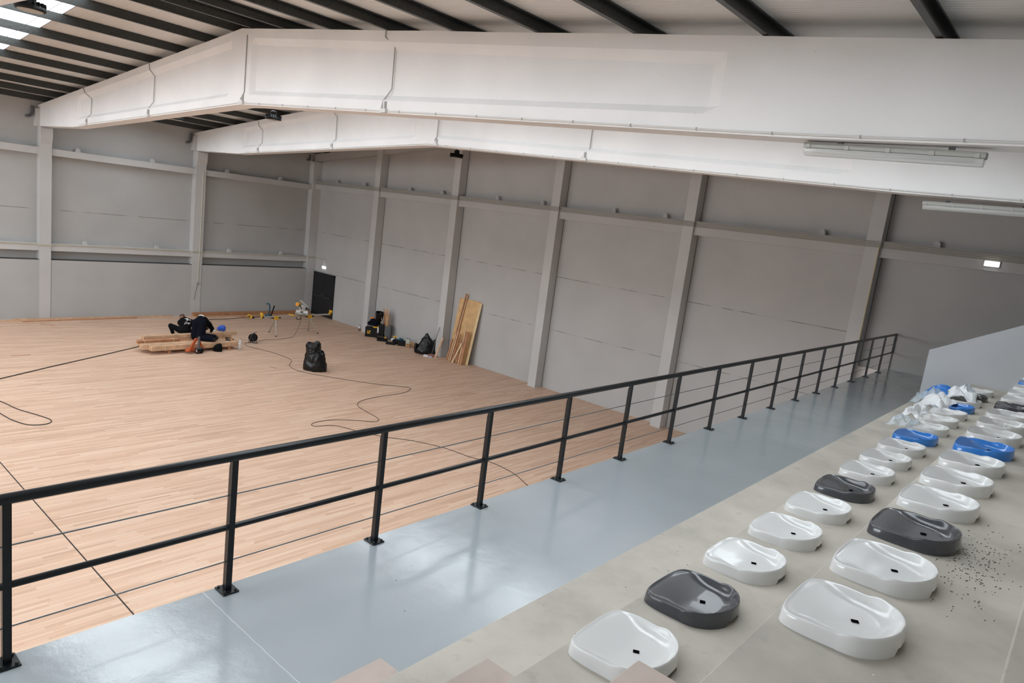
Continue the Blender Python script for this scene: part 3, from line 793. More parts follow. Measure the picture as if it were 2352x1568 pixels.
# ------------------------------------------------------------------ people
def skin(name, verts, edges, mat, parent, sub=2, root=0):
    me = bpy.data.meshes.new(name); me.from_pydata([v[0] for v in verts], edges, []); me.materials.append(mat)
    o = bpy.data.objects.new(name, me); C.objects.link(o); o.parent = parent
    sk = o.modifiers.new('skin', 'SKIN'); sk.use_smooth_shade = True
    for i, v in enumerate(verts):
        d = me.skin_vertices[0].data[i]; r = v[1]; d.radius = r if isinstance(r, tuple) else (r, r); d.use_root = (i == root)
    s = o.modifiers.new('sub', 'SUBSURF'); s.levels = sub; s.render_levels = sub
    return o
def figure(th, J, shirt_mat, trouser_mat, SR=(.17, .19, .10), TR=(.18, .14, .10, .12, .075), hair=None):
    """J: joints in the thing's frame"""
    rad = dict(pelvis=.12, waist=.11, chest=.13, neck=.055, head=.085, crown=.07, sh=.06, el=.042, wr=.029, hp=.09, kn=.06, an=.042)
    names = {}; V = []; Ed = []
    def add(n, p, r): names[n] = len(V); V.append((Vector(p), r)); return names[n]
    prev = None
    for n in ('pelvis', 'waist', 'chest', 'neck', 'head', 'crown'):
        i = add(n, J[n], rad[n])
        if prev is not None: Ed.append((prev, i))
        prev = i
    for s in 'lr':
        i0 = add('sh'+s, J['sh'+s], rad['sh']); Ed.append((names['chest'], i0))
        i1 = add('el'+s, J['el'+s], rad['el']); Ed.append((i0, i1))
        i2 = add('wr'+s, J['wr'+s], rad['wr']); Ed.append((i1, i2))
        pd = Vector(J['palm'+s]).normalized()
        i3 = add('pm'+s, Vector(J['wr'+s])+pd*.06, .03); Ed.append((i2, i3))
        side = pd.cross(Vector((0, 0, 1)))
        if side.length < .1: side = Vector((1, 0, 0))
        side.normalize()
        for f in range(4):
            o_ = (f-1.5)*.02; ln = (.062, .075, .07, .055)[f]
            a = add('f%s%da' % (s, f), Vector(J['wr'+s])+pd*.095+side*o_, .0095)
            b = add('f%s%db' % (s, f), Vector(J['wr'+s])+pd*(.095+ln*.9)+side*o_*1.2+Vector((0, 0, -.012)), .008)
            Ed += [(i3, a), (a, b)]
        t1 = add('t%sa' % s, Vector(J['wr'+s])+pd*.05+side*.045, .0105); t2 = add('t%sb' % s, Vector(J['wr'+s])+pd*.09+side*.062, .009)
        Ed += [(i3, t1), (t1, t2)]
        h0 = add('hp'+s, J['hp'+s], rad['hp']); Ed.append((names['pelvis'], h0))
        k0 = add('kn'+s, J['kn'+s], rad['kn']); Ed.append((h0, k0))
        a0 = add('an'+s, J['an'+s], rad['an']); Ed.append((k0, a0))
        t0 = add('to'+s, J['to'+s], .035); Ed.append((a0, t0))
    body = skin('body', V, Ed, M_skin, th)
    def cloth(nm, keys, R_, mat, pairs):
        idx = {k: i for i, k in enumerate(keys)}
        vv = [(V[names[k]][0], R_.get(k, R_.get(k[:2], .06))) for k in keys]
        bm = B()
        for p, r in vv: bmesh.ops.create_uvsphere(bm, u_segments=20, v_segments=14, radius=r, matrix=Matrix.Translation(p))
        for a, b in pairs:
            (p, r), (q, r_) = vv[idx[a]], vv[idx[b]]
            n = max(2, int((q-p).length/.03))
            tube(bm, [p.lerp(q, i/n) for i in range(n+1)], r, 20, rr=[lerp(r, r_, i/n) for i in range(n+1)])
        o = obj(nm, bm, mat, th)
        m_ = o.modifiers.new('remesh', 'REMESH'); m_.mode = 'VOXEL'; m_.voxel_size = .016; m_.use_smooth_shade = True
        m_ = o.modifiers.new('smooth', 'SMOOTH'); m_.factor = .6; m_.iterations = 6
        tx = bpy.data.textures.get('folds') or bpy.data.textures.new('folds', 'CLOUDS'); tx.noise_scale = .09
        m_ = o.modifiers.new('folds', 'DISPLACE'); m_.texture = tx; m_.strength = .022; m_.mid_level = .5
        return o
    sh = cloth('shirt', ['waist', 'pelvis', 'chest', 'neck', 'shl', 'ell', 'wrl', 'shr', 'elr', 'wrr'], dict(waist=SR[0], pelvis=SR[0]*.96, chest=SR[1], neck=.085, sh=SR[2], el=.075, wr=.052), shirt_mat,
        [('waist', 'pelvis'), ('waist', 'chest'), ('chest', 'neck'), ('chest', 'shl'), ('shl', 'ell'), ('ell', 'wrl'), ('chest', 'shr'), ('shr', 'elr'), ('elr', 'wrr')])
    cloth('trousers', ['pelvis', 'waist', 'hpl', 'knl', 'anl', 'hpr', 'knr', 'anr'], dict(pelvis=TR[0], waist=TR[3], hp=TR[1], kn=TR[2], an=TR[4]), trouser_mat,
        [('pelvis', 'waist'), ('pelvis', 'hpl'), ('hpl', 'knl'), ('knl', 'anl'), ('pelvis', 'hpr'), ('hpr', 'knr'), ('knr', 'anr')])
    for s in 'lr':
        a, b = Vector(J['an'+s]), Vector(J['to'+s])
        skin('boot', [(a, .085), (a*.5+b*.5, .078), (b, .065)], [(0, 1), (1, 2)], M_dark, th)
    hc = Vector(J['head'])*.45+Vector(J['crown'])*.55; ax = (Vector(J['crown'])-Vector(J['neck'])).normalized()
    face = Vector(J['face']).normalized()
    if hair:
        bm = B(); bmesh.ops.create_uvsphere(bm, u_segments=20, v_segments=14, radius=.100)
        for v in list(bm.verts): v.co = v.co + hc + ax*.012 - face*.012
        dl = [v for v in bm.verts if (v.co-hc).dot(ax) < -.045 or ((v.co-hc).dot(face) > .06 and (v.co-hc).dot(ax) < .05)]
        bmesh.ops.delete(bm, geom=dl, context='VERTS'); obj('hair', bm, hair, th, smooth=True)
    # nose, eyes, ears
    sd = face.cross(ax).normalized(); fc = hc - ax*.03
    bm = B()
    tube(bm, [fc+face*.088+ax*.02, fc+face*.115-ax*.02], .012, 8, rr=[.008, .016])
    for s in (-1, 1): tube(bm, [fc+sd*s*.09+ax*.02, fc+sd*s*.098-ax*.025], .012, 8, rr=[.017, .011])
    obj('ears_and_nose', bm, M_skin, th, smooth=True)
    bm = B()
    for s in (-1, 1): bmesh.ops.create_uvsphere(bm, u_segments=8, v_segments=6, radius=.011, matrix=Matrix.Translation(fc+face*.09+sd*s*.033+ax*.022))
    obj('eyes', bm, M_dark, th)
    bm = B(); tube(bm, [fc+face*.092-sd*.025-ax*.05, fc+face*.098-ax*.052, fc+face*.092+sd*.025-ax*.05], .006, 6); obj('mouth', bm, simple('lips', (.3, .1, .08), .6), th)
    return sh
# local frames: +x image right, +y away from the viewer
p1 = thing('person', 'kneeling person in black shirt with white print on the back, with the left knee raised', 'person', (4.22, -8.58, 0), yaw)
J = dict(pelvis=(.08, -.02, .26), waist=(.07, .04, .34), chest=(-.02, .14, .53), neck=(-.17, .31, .62), head=(-.24, .38, .67), crown=(-.27, .44, .73), face=(-.3, .8, -.35),
         shl=(-.18, .18, .50), ell=(-.22, .46, .34), wrl=(-.14, .62, .14), palml=(-.1, .5, -.5), shr=(.25, .18, .55), elr=(.34, .40, .36), wrr=(.16, .56, .13), palmr=(-.2, .5, -.5),
         hpl=(-.12, .0, .24), knl=(-.52, .02, .37), anl=(-.45, .06, .10), tol=(-.50, .20, .06), hpr=(.20, .0, .24), knr=(.24, .32, .12), anr=(.20, -.16, .09), tor=(.20, -.28, .05))
shirt1 = figure(p1, J, M_blackcloth, M_blackcloth, SR=(.21, .23, .14), TR=(.22, .13, .085, .12, .065), hair=M_hair)
p2 = thing('person', 'person in navy trousers bent over, kneeling on the board stack with rear to the viewer', 'person', (6.26, -8.88, .30), yaw)
J = dict(pelvis=(-.04, .06, .68), waist=(-.05, .20, .74), chest=(-.10, .50, .62), neck=(-.13, .70, .46), head=(-.14, .78, .37), crown=(-.145, .83, .28), face=(0, -.2, -1),
         shl=(-.28, .52, .54), ell=(-.34, .66, .32), wrl=(-.26, .76, .22), palml=(.2, .6, -.1), shr=(.08, .54, .54), elr=(.16, .68, .34), wrr=(.08, .78, .22), palmr=(-.2, .6, -.1),
         hpl=(-.15, .03, .64), knl=(-.17, .0, .13), anl=(.44, .24, .12), tol=(.60, .26, .08), hpr=(.08, .02, .64), knr=(.08, -.08, .12), anr=(.50, -.06, .11), tor=(.66, -.08, .08))
figure(p2, J, M_blackcloth, M_navy, SR=(.13, .18, .10), TR=(.19, .155, .145, .165, .105), hair=M_hair)
bm = B(); tube(bm, smooth_path([(-.14, .17, .875), (-.05, .19, .90), (.05, .17, .875)], 4), .028, 8); obj('undershirt_hem', bm, M_whitecloth, p2, smooth=True)

# white print on the shirt
dg = bpy.context.evaluated_depsgraph_get(); dg.update()
from mathutils.bvhtree import BVHTree
ev = shirt1.evaluated_get(dg); me = ev.to_mesh()
bvh = BVHTree.FromPolygons([v.co.copy() for v in me.vertices], [tuple(p.vertices) for p in me.polygons]); ev.to_mesh_clear()
def wrap(bm, ox, oz, sc):
    dead = []
    for v in bm.verts:
        x, z = ox+v.co.x*sc, oz+v.co.y*sc
        hit = bvh.ray_cast(Vector((x, -2, z)), Vector((0, 1, 0)))
        if hit[0] is not None: v.co = hit[0]+Vector((0, -.005, 0))
        else: v.co = Vector((x, -.12, z))
def text_bm(s, size):
    cu = bpy.data.curves.new('t', 'FONT'); cu.body = s; cu.size = size; cu.align_x = 'CENTER'
    o = bpy.data.objects.new('t', cu); C.objects.link(o); d = bpy.context.evaluated_depsgraph_get(); d.update()
    m_ = bpy.data.meshes.new_from_object(o.evaluated_get(d)); bm = B(); bm.from_mesh(m_); bpy.data.objects.remove(o); bpy.data.meshes.remove(m_)
    return bm
bm = text_bm('jmp', 1.0)
bmesh.ops.triangulate(bm, faces=bm.faces)
LX, LZ = .17, .53
wrap(bm, LX, LZ, .115); obj('shirt_lettering', bm, M_logo, p1)
bm = B()
# star-like figure emblem above the letters
def blob(pts):
    vs = [bm.verts.new((x, y, 0)) for x, y in pts]; bm.faces.new(vs)
blob([(-1.0, .75), (-.2, .45), (-.05, .62), (-.25, 1.15), (.05, 1.0), (.25, .62), (1.0, .80), (.45, .38), (.95, -.05), (.75, -.12), (.15, .12), (-.35, -.5), (-.62, -.5), (-.15, .25), (-.85, .55)])
bmesh.ops.triangulate(bm, faces=bm.faces); bmesh.ops.subdivide_edges(bm, edges=bm.edges, cuts=2)
wrap(bm, LX-.01, LZ+.135, .095); obj('shirt_emblem', bm, M_logo, p1)

# ------------------------------------------------------------------ things around the stack
def blobmesh(name, pts, mat, parent=None, sub=2, jit=.02, seed=1, label=None, cat=None, loc=None, rz=0):
    """a crumpled closed bag: stacked rings given as (cx, cy, z, rx, ry)"""
    R = random.Random(seed); bm = B(); rings = []; n = 18
    ph = [R.uniform(0, 6) for _ in range(6)]
    for (cx, cy, z, rx, ry) in pts:
        rg = []
        for k in range(n):
            a = 2*PI*k/n
            q = 1+jit*(math.sin(3*a+ph[0]+z*4)+.8*math.sin(5*a+ph[1]-z*7)+.7*math.sin(8*a+ph[2]+z*13))+R.uniform(-jit, jit)*.6
            rg.append(bm.verts.new((cx+rx*q*math.cos(a), cy+ry*q*math.sin(a), max(z+R.uniform(-jit, jit)*.3, 0))))
        rings.append(rg)
    for a, b_ in zip(rings, rings[1:]): ring_faces(bm, a, b_)
    bm.faces.new(rings[0][::-1]); bm.faces.new(rings[-1])
    o = obj(name, bm, mat, parent, smooth=True, sub=sub)
    if mat is M_bag:
        tx = bpy.data.textures.get('crumple') or bpy.data.textures.new('crumple', 'CLOUDS'); tx.noise_scale = .13
        m_ = o.modifiers.new('crumple', 'DISPLACE'); m_.texture = tx; m_.strength = .07; m_.mid_level = .5; m_.texture_coords = 'LOCAL'
    if label: tag(o, label, cat)
    if loc: o.location = loc; o.rotation_euler.z = rz
    return o
blobmesh('tool_bag', [(0, 0, 0, .15, .12), (0, 0, .04, .17, .13), (0, 0, .14, .16, .12), (.02, 0, .22, .14, .1), (.06, 0, .29, .08, .04), (.09, 0, .31, .03, .02)], M_blackcloth, jit=.05, seed=3, label='small black bag on the floor before the board stack', cat='bag', loc=(6.98, -8.52, 0), rz=yaw)
blobmesh('plastic_sack', [(0, 0, 0, .12, .10), (0, 0, .06, .17, .12), (.01, 0, .15, .17, .12), (.03, 0, .22, .1, .07), (.04, 0, .24, .04, .03)], M_blue, jit=.06, seed=5, label='crumpled blue plastic sack on the board stack behind the boots', cat='bag', loc=(5.62, -7.72, .455), rz=yaw)
blobmesh('plastic_sack', [(0, 0, 0, .10, .06), (0, 0, .03, .12, .07), (0, 0, .07, .08, .05), (0, 0, .08, .02, .02)], M_film, jit=.06, seed=8, label='white and clear sack on the boards right of the kneeling person', cat='bag', loc=(5.55, -8.02, .455), rz=yaw)
for (x, y, z, l) in ((6.12, -7.75, .275, 'black work glove on the middle boards of the stack'), (6.55, -7.95, .305, 'black work glove on the front boards of the stack')):
    bm = B(); obox(bm, (0, 0, .02), (.11, .09, .035)); o = obj('work_glove', bm, M_dark, bevel=.012); o.location = (x, y, z); o.rotation_euler.z = yaw; tag(o, l, 'glove')
    for f in range(4):
        bm = B(); tube(bm, [(.05, (f-1.5)*.022, .02), (.10, (f-1.5)*.025, .018), (.13, (f-1.5)*.027, .01)], .009, 6); obj('finger', bm, M_dark, o)
    bm = B(); tube(bm, [(0, .04, .02), (.03, .075, .015)], .010, 6); obj('thumb', bm, M_dark, o)
bt = thing('water_bottle', 'clear plastic water bottle standing right of the board stack', 'bottle', (6.94, -7.64, 0))
bm = B(); lathe(bm, [(.045, 0), (.052, .02), (.052, .20), (.04, .24), (.05, .28), (.05, .34), (.02, .40), (.015, .42)], n=16); obj('bottle_body', bm, M_bottle, bt, smooth=True)
bm = B(); cyl(bm, (0, 0, .42), (0, 0, .445), .018, n=12); obj('cap', bm, M_dark, bt)
bm = B(); lathe(bm, [(.0535, .20), (.0535, .27)], n=16); obj('label_sleeve', bm, M_paper, bt)
bm = B(); obox(bm, (0, 0, .003), (.30, .12, .004), .2); obox(bm, (.12, .05, .006), (.16, .10, .004), -.3); o = obj('plastic_wrapper', bm, simple('bluish_wrapper', (.45, .55, .58), .4)); o.location = (6.62, -10.14, 0); o.rotation_euler.z = yaw; tag(o, 'flat bluish wrapper on the floor before the board stack', 'wrapper')

# cable reel
rl = thing('cable_reel', 'black cable reel on a tubular stand on the floor', 'cable reel', (5.98, -6.58, 0), yaw)
for y in (-.06, .06):
    bm = B(); cyl(bm, (0, y-.008, .22), (0, y+.008, .22), .165, n=32); obj('flange', bm, M_dark, rl)
bm = B(); cyl(bm, (0, -.055, .22), (0, .055, .22), .13, n=32); obj('wound_cable', bm, M_cable, rl)
bm = B()
for y in (-.1, .1): tube(bm, smooth_path([(-.13, y, .015), (-.07, y, .20), (0, y, .36), (.06, y, .44), (.12, y*.4, .46)], 4), .011, 8); tube(bm, [(.0, y, .22), (.06, y, .10), (.16, y, .015)], .011, 8)
tube(bm, [(-.13, -.1, .015), (-.13, .1, .015)], .011, 8); tube(bm, [(.16, -.1, .015), (.16, .1, .015)], .011, 8)
obj('tubular_stand', bm, M_greybin, rl)

# ------------------------------------------------------------------ saw station
sw = thing('saw_stand', 'aluminium saw stand with yellow brackets and two pairs of legs', 'saw stand', (4.93, -3.95, 0))
A, Bp = Vector((.06, -1.72, .84)), Vector((-.22, 1.80, .84))
bm = B(); tube(bm, [A, Bp], .035, 12); obj('beam_tube', bm, M_alu, sw, smooth='angle')
for f, t1, t2 in ((.19, (.15, -1.08, 0), (-.74, -.89, 0)), (.68, (-.02, 1.09, 0), (-.74, 1.06, 0))):
    c = A.lerp(Bp, f)
    bm = B(); obox(bm, c+Vector((0, 0, -.05)), (.13, .20, .15), .06); hd = obj('leg_bracket', bm, M_yellow, sw, bevel=.015)
    bm = B(); obox(bm, c+Vector((0, -.16, -.05)), (.06, .10, .05)); obox(bm, c+Vector((0, .16, -.05)), (.06, .10, .05)); obj('lock_lever', bm, M_dark, hd)
    for k_, t in enumerate((t1, t2)):
        t = Vector(t)
        bm = B(); tube(bm, [c+Vector((0, 0, -.1)), t+Vector((0, 0, .03))], .018, 10); lg = obj('leg', bm, M_alu if k_ == 0 else M_grey, sw, smooth='angle')
        bm = B(); cyl(bm, t, t+Vector((0, 0, .05)), .028, .022, 12); obj('rubber_foot', bm, M_dark, lg)
for p, s in ((A, -1), (Bp, 1)):
    bm = B(); obox(bm, p+Vector((0, 0, .02)), (.10, .10, .12)); obox(bm, p+Vector((0, s*.03, .14)), (.22, .03, .10)); obj('work_support', bm, M_yellow, sw, bevel=.006)
    bm = B(); cyl(bm, p+Vector((.06, 0, .0)), p+Vector((.12, 0, .0)), .03, n=10); obj('clamp_knob', bm, M_dark, sw)
for y in (-.30, .42):
    bm = B(); obox(bm, (0, y, .90), (.36, .06, .04), .15); obj('mounting_bracket', bm, M_yellow, sw, bevel=.005)
bm = B(); tube(bm, [(.20, -.20, .84), (.22, -.17, .74), (.22, .0, .74), (.20, .03, .84)], .016, 8); obj('carry_handle', bm, M_dark, sw)

ms = thing('mitre_saw', 'yellow and grey sliding mitre saw mounted on the saw stand', 'saw', (4.88, -3.78, .92), yaw)
bm = B(); lathe(bm, [(.20, 0), (.21, .02), (.20, .06), (.19, .065)], c=(.05, 0, 0), n=28); obox(bm, (.05, .05, .03), (.56, .22, .06)); obj('base_table', bm, M_grey, ms, bevel=.005)
bm = B(); obox(bm, (-.12, .02, .11), (.20, .025, .10)); obox(bm, (.20, .02, .11), (.20, .025, .10)); obj('fence', bm, M_alu, ms, bevel=.004)
bm = B(); tube(bm, [(.22, .10, .06), (.22, .12, .20), (.16, .14, .34)], .045, 10); obj('arm', bm, M_grey, ms, smooth='angle')
bm = B(); tube(bm, [(-.10, .06, .60), (.26, .12, .32)], .030, 10); tube(bm, [(-.06, .14, .58), (.28, .20, .30)], .018, 10); obj('slide_rail', bm, M_alu, ms, smooth='angle')
bm = B(); cyl(bm, (.05, .0, .27), (.05, .05, .27), .15, n=28); obj('blade_guard', bm, M_grey, ms, smooth='angle')
bm = B(); cyl(bm, (-.17, -.06, .42), (-.12, .10, .40), .085, n=20); mt = obj('motor', bm, M_yellow, ms, smooth='angle')
bm = B(); cyl(bm, (-.175, -.075, .42), (-.172, -.055, .42), .05, n=16); obj('motor_cap', bm, M_orbright, mt)
bm = B(); tube(bm, smooth_path([(-.05, -.04, .40), (-.02, -.12, .36), (.03, -.14, .30), (.06, -.10, .24)], 4), .02, 8); obj('handle', bm, M_dark, ms, smooth=True)
bm = B(); obox(bm, (.17, .06, .26), (.14, .12, .07)); obj('gear_housing', bm, M_dark, ms, bevel=.01)
bm = B(); obox(bm, (.31, .06, .24), (.08, .06, .05)); obj('bevel_knob', bm, M_dark, ms, bevel=.01)

# blue stand/clamp left of it
cl = thing('clamp_stand', 'dark blue clamp stand with yellow parts by the left wall foot', 'clamp', (.95, -3.05, 0), yaw)
bm = B(); obox(bm, (.05, 0, .02), (.42, .25, .04)); obox(bm, (-.02, 0, .10), (.22, .16, .12)); obj('base', bm, M_teal, cl, bevel=.01)
bm = B(); tube(bm, smooth_path([(.02, 0, .15), (.05, 0, .40), (.05, 0, .60), (-.02, 0, .68), (-.12, 0, .66)], 4), .035, 10); obj('hooked_arm', bm, M_teal, cl, smooth=True)
bm = B(); tube(bm, [(.13, 0, .06), (.28, 0, .62)], .032, 10); obj('lever', bm, M_dark, cl, smooth='angle')
cg = thing('power_tool', 'small yellow power tool at the end of the cable by the left wall', 'tool', (1.0, -4.0, 0), yaw)
bm = B(); obox(bm, (0, 0, .10), (.24, .12, .14), ry=.3); obj('tool_body', bm, M_yellow, cg, bevel=.02)
bm = B(); obox(bm, (.13, 0, .06), (.14, .07, .08)); cyl(bm, (-.02, -.07, .10), (-.02, .07, .10), .04); obj('tool_grip', bm, M_dark, cg, bevel=.01)
bm = B(); obox(bm, (-.3, 0, .03), (.34, .10, .03)); obj('tool_shoe', bm, M_timber2, cg)

# ------------------------------------------------------------------ big black bags
bg = thing('bin_bag', 'black rubbish bag standing open in the middle of the floor', 'rubbish bag', (10.62, -6.73, 0), yaw)
blobmesh('bag_body', [(0, 0, 0, .36, .26), (0, 0, .015, .43, .30), (.0, 0, .12, .44, .31), (-.01, 0, .35, .39, .29), (-.02, 0, .55, .35, .26), (-.06, 0, .66, .31, .24), (-.10, 0, .72, .27, .22), (-.12, 0, .80, .275, .22), (-.12, 0, .90, .27, .21), (-.10, .02, .98, .25, .18), (-.10, .02, .985, .235, .165), (-.11, .02, .90, .20, .14), (-.11, .02, .80, .12, .08)], M_bag, bg, sub=2, jit=.028, seed=11)
blobmesh('bag_shoulder', [(.18, 0, .30, .20, .18), (.17, 0, .50, .18, .16), (.15, 0, .66, .15, .13), (.13, 0, .76, .10, .09), (.12, 0, .78, .03, .03)], M_bag, bg, sub=2, jit=.04, seed=13)
blobmesh('bag_lip', [(-.02, .05, .82, .13, .10), (0, .07, .93, .13, .08), (0, .08, 1.02, .11, .05), (0, .08, 1.05, .04, .02)], M_bag, bg, sub=2, jit=.05, seed=14)
bg = thing('bin_bag', 'tall black rubbish bag with peaked tips beside the far wall column', 'rubbish bag', (9.72, -.66, 0), yaw)
blobmesh('bag_body', [(0, 0, 0, .38, .24), (0, 0, .02, .44, .27), (0, 0, .15, .45, .28), (.02, .02, .35, .38, .25), (.02, .03, .55, .28, .18), (.01, .04, .72, .16, .10), (.0, .05, .86, .06, .04), (.0, .05, .91, .015, .015)], M_bag, bg, sub=2, jit=.045, seed=21)
blobmesh('bag_peak', [(.26, .05, .2, .18, .12), (.30, .05, .45, .13, .09), (.36, .05, .62, .07, .05), (.40, .05, .74, .015, .012)], M_bag, bg, sub=2, jit=.06, seed=22)
blobmesh('bag_fold', [(-.40, -.02, 0, .08, .12), (-.42, -.02, .2, .08, .12), (-.42, -.02, .38, .07, .10), (-.40, -.02, .42, .02, .03)], M_bag, bg, sub=1, jit=.05, seed=23)

# ------------------------------------------------------------------ tools by the first column
tb = thing('tool_box', 'large black tool box with a yellow mark at the foot of the first column', 'tool box', (6.05, -.62, 0), yaw)
bm = B(); obox(bm, (-.05, 0, .20), (.62, .36, .40)); obj('box_body', bm, M_dark, tb, bevel=.02)
bm = B(); obox(bm, (-.05, 0, .42), (.64, .38, .045)); obj('lid', bm, M_dark, tb, bevel=.01)
bm = B(); obox(bm, (-.18, -.184, .23), (.15, .012, .15)); obj('emblem', bm, M_yellow, tb, bevel=.003)
bm = B(); obox(bm, (-.20, -.192, .26), (.05, .01, .07)); obox(bm, (-.13, -.192, .20), (.06, .01, .04)); obox(bm, (-.15, -.19, .135), (.08, .008, .018)); obj('emblem_mark', bm, M_dark, tb)
bm = B(); obox(bm, (.10, -.06, .475), (.22, .22, .06)); obj('latch', bm, M_yellow, tb, bevel=.015)
blobmesh('work_bag', [(0, 0, 0, .28, .17), (0, 0, .05, .34, .20), (0, 0, .14, .33, .19), (.02, 0, .22, .22, .15), (.02, 0, .30, .21, .14), (.02, 0, .33, .17, .10)], M_navy, jit=.04, seed=31, label='dark navy work bag lying on the black tool box', cat='bag', loc=(6.02, -.60, .51), rz=yaw)
blobmesh('safety_vest', [(0, 0, 0, .10, .07), (0, 0, .03, .10, .07), (.01, 0, .06, .05, .04), (.01, 0, .065, .02, .02)], M_orbright, jit=.08, seed=33, label='orange cloth on top of the navy work bag', cat='cloth', loc=(5.95, -.68, .84), rz=yaw)
bk = thing('bucket', 'black bucket lying tilted on top of the work bag', 'bucket', (6.20, -.50, .80), yaw); bk.rotation_euler = (.18, .12, yaw); bk.scale = (1.2, 1.2, 1.35)
bm = B(); lathe(bm, [(.13, 0), (.14, .01), (.165, .27), (.175, .27), (.175, .29), (.155, .29), (.13, .04)], n=24); obj('bucket_body', bm, M_dark, bk, smooth='angle')
bm = B(); tube(bm, [(.17*math.cos(t), .17*math.sin(t)*.3-.12, .25-.10*math.sin(t)) for t in [PI*i/10 for i in range(11)]], .005, 6); obj('bail', bm, M_greybin, bk)
tw = thing('tower_case', 'tall black case with a white bottle rack beside the tool box', 'case', (6.42, -.45, 0), yaw)
bm = B(); obox(bm, (.0, 0, .33), (.26, .30, .66)); obj('case_body', bm, M_dark, tw, bevel=.02)
sc = thing('spray_bottle', 'white and lilac bottle standing before the tall black case', 'bottle', (6.42, -.66, 0), yaw)
bm = B(); lathe(bm, [(.035, 0.25), (.04, .26), (.04, .46), (.02, .50), (.018, .54)], n=14); obj('bottle_body', bm, M_paper, sc, smooth=True)
bm = B(); cyl(bm, (0, 0, .54), (0, 0, .58), .022, n=12); obj('cap', bm, M_yellow, sc)
bm = B(); obox(bm, (0, 0, .125), (.10, .10, .25)); obj('foot_box', bm, M_dark, sc)
bn = thing('waste_bin', 'dark grey square bin full of wooden laths against the far wall', 'bin', (6.70, -.30, 0), yaw)
bm = B(); lathe(bm, [(.12, 0), (.13, .01), (.155, .60), (.17, .60), (.17, .63), (.15, .63), (.12, .05)], n=32, sq=.75); obj('bin_body', bm, M_greybin, bn, smooth='angle')
R = random.Random(5)
for k in range(24):
    bx, by = R.uniform(-.10, .10), R.uniform(-.08, .08); dx = -.30*(1-(k % 12)/11)**1.3+R.uniform(-.05, .03); h_ = R.uniform(1.05, 1.45)
    if k == 23: dx, h_ = .06, 1.32
    P0 = Vector((6.70, -.31, 0))+UX*bx+UY*by*.5+Vector((0, 0, .06)); P1 = Vector((6.70, -.31, 0))+UX*(bx+dx)+Vector((0, 0, h_)); P1.y = min(P1.y, -.03)
    bm = B(); tube(bm, [P0, P1], .014, 4)
    o = obj('wooden_lath', bm, (M_timber, M_timber2, M_ply)[k % 3] if k != 23 else M_greybin)
    if k == 23: o.name = 'metal_rod'; tag(o, 'dark metal rod standing at the right in the grey bin', 'rod')
    else: tag(o, 'thin wooden lath standing in the grey bin', 'lath', 'laths standing in the grey bin')
pc = thing('tool_case', 'low open black tool case with yellow tool, right of the tool box', 'case', (6.98, -.82, 0), yaw)
bm = B(); obox(bm, (0, 0, .06), (.48, .26, .12), .15); obj('case_body', bm, M_dark, pc, bevel=.015)
bm = B(); obox(bm, (-.05, .05, .17), (.40, .20, .05), .1, ry=.12); obj('case_insert', bm, simple('brown_insert', (.05, .03, .02), .6), pc, bevel=.01)
bm = B(); obox(bm, (.13, -.02, .17), (.10, .06, .06)); obj('drill', bm, M_yellow, pc, bevel=.015)
wp = blobmesh('paper_sack', [(0, 0, 0, .16, .09), (0, 0, .05, .17, .10), (0, 0, .13, .15, .08), (0, 0, .16, .06, .04)], M_film, jit=.05, seed=41, label='white and blue sack behind the low tool cases at the wall', cat='bag', loc=(7.18, -.30, 0), rz=yaw)
pc = thing('tool_case', 'flat black tool case lying in front of the power tools', 'case', (7.68, -.90, 0), yaw)
bm = B(); obox(bm, (0, 0, .045), (.42, .24, .09)); obj('case_body', bm, M_dark, pc, bevel=.02)
pc = thing('tool_case', 'black case holding cordless tools by the far wall', 'case', (7.68, -.52, 0), yaw)
bm = B(); obox(bm, (0, 0, .09), (.42, .26, .18)); obj('case_body', bm, M_dark, pc, bevel=.015)
dl = thing('cordless_drill', 'yellow and black cordless drill on the black case', 'drill', (7.53, -.56, .18), yaw)
bm = B(); cyl(bm, (-.08, 0, .12), (.08, 0, .12), .035); obj('drill_body', bm, M_yellow, dl, smooth='angle')
bm = B(); obox(bm, (.03, 0, .06), (.04, .035, .12)); obox(bm, (.03, 0, .01), (.09, .06, .03)); obj('grip', bm, M_dark, dl, bevel=.005)
bm = B(); cyl(bm, (-.13, 0, .12), (-.08, 0, .12), .014, .022, 12); obj('chuck', bm, M_grey, dl)
dl = thing('cordless_grinder', 'blue power tool lying on the black case at the wall', 'power tool', (7.82, -.42, .18), yaw)
bm = B(); cyl(bm, (-.12, 0, .06), (.10, 0, .05), .045, .035); obj('tool_body', bm, simple('cyan_tool', (.03, .22, .36), .4), dl, smooth='angle')
bm = B(); cyl(bm, (-.15, 0, .02), (-.15, 0, .035), .06); obj('disc', bm, M_dark, dl)
pc = thing('tool_case', 'black case with raised lever handle next to the white canister', 'case', (8.04, -.55, 0), yaw)
bm = B(); obox(bm, (0, 0, .11), (.34, .26, .22)); obj('case_body', bm, M_dark, pc, bevel=.015)
bm = B(); tube(bm, [(-.12, 0, .34), (.08, 0, .22)], .018, 8); obj('lever', bm, M_dark, pc)
cn = thing('canister', 'small white square canister between black case and cardboard', 'canister', (8.28, -.42, 0), yaw)
bm = B(); obox(bm, (0, 0, .17), (.18, .14, .34)); obj('canister_body', bm, simple('ivory_plastic', (.55, .55, .47), .5), cn, bevel=.02)
for s in (-.05, .05):
    bm = B(); cyl(bm, (s, 0, .34), (s, 0, .37), .022); obj('cap', bm, M_dark, cn)
cb = thing('cardboard_box', 'brown cardboard box with open flap leaning near the canister', 'box', (8.46, -.44, 0), yaw)
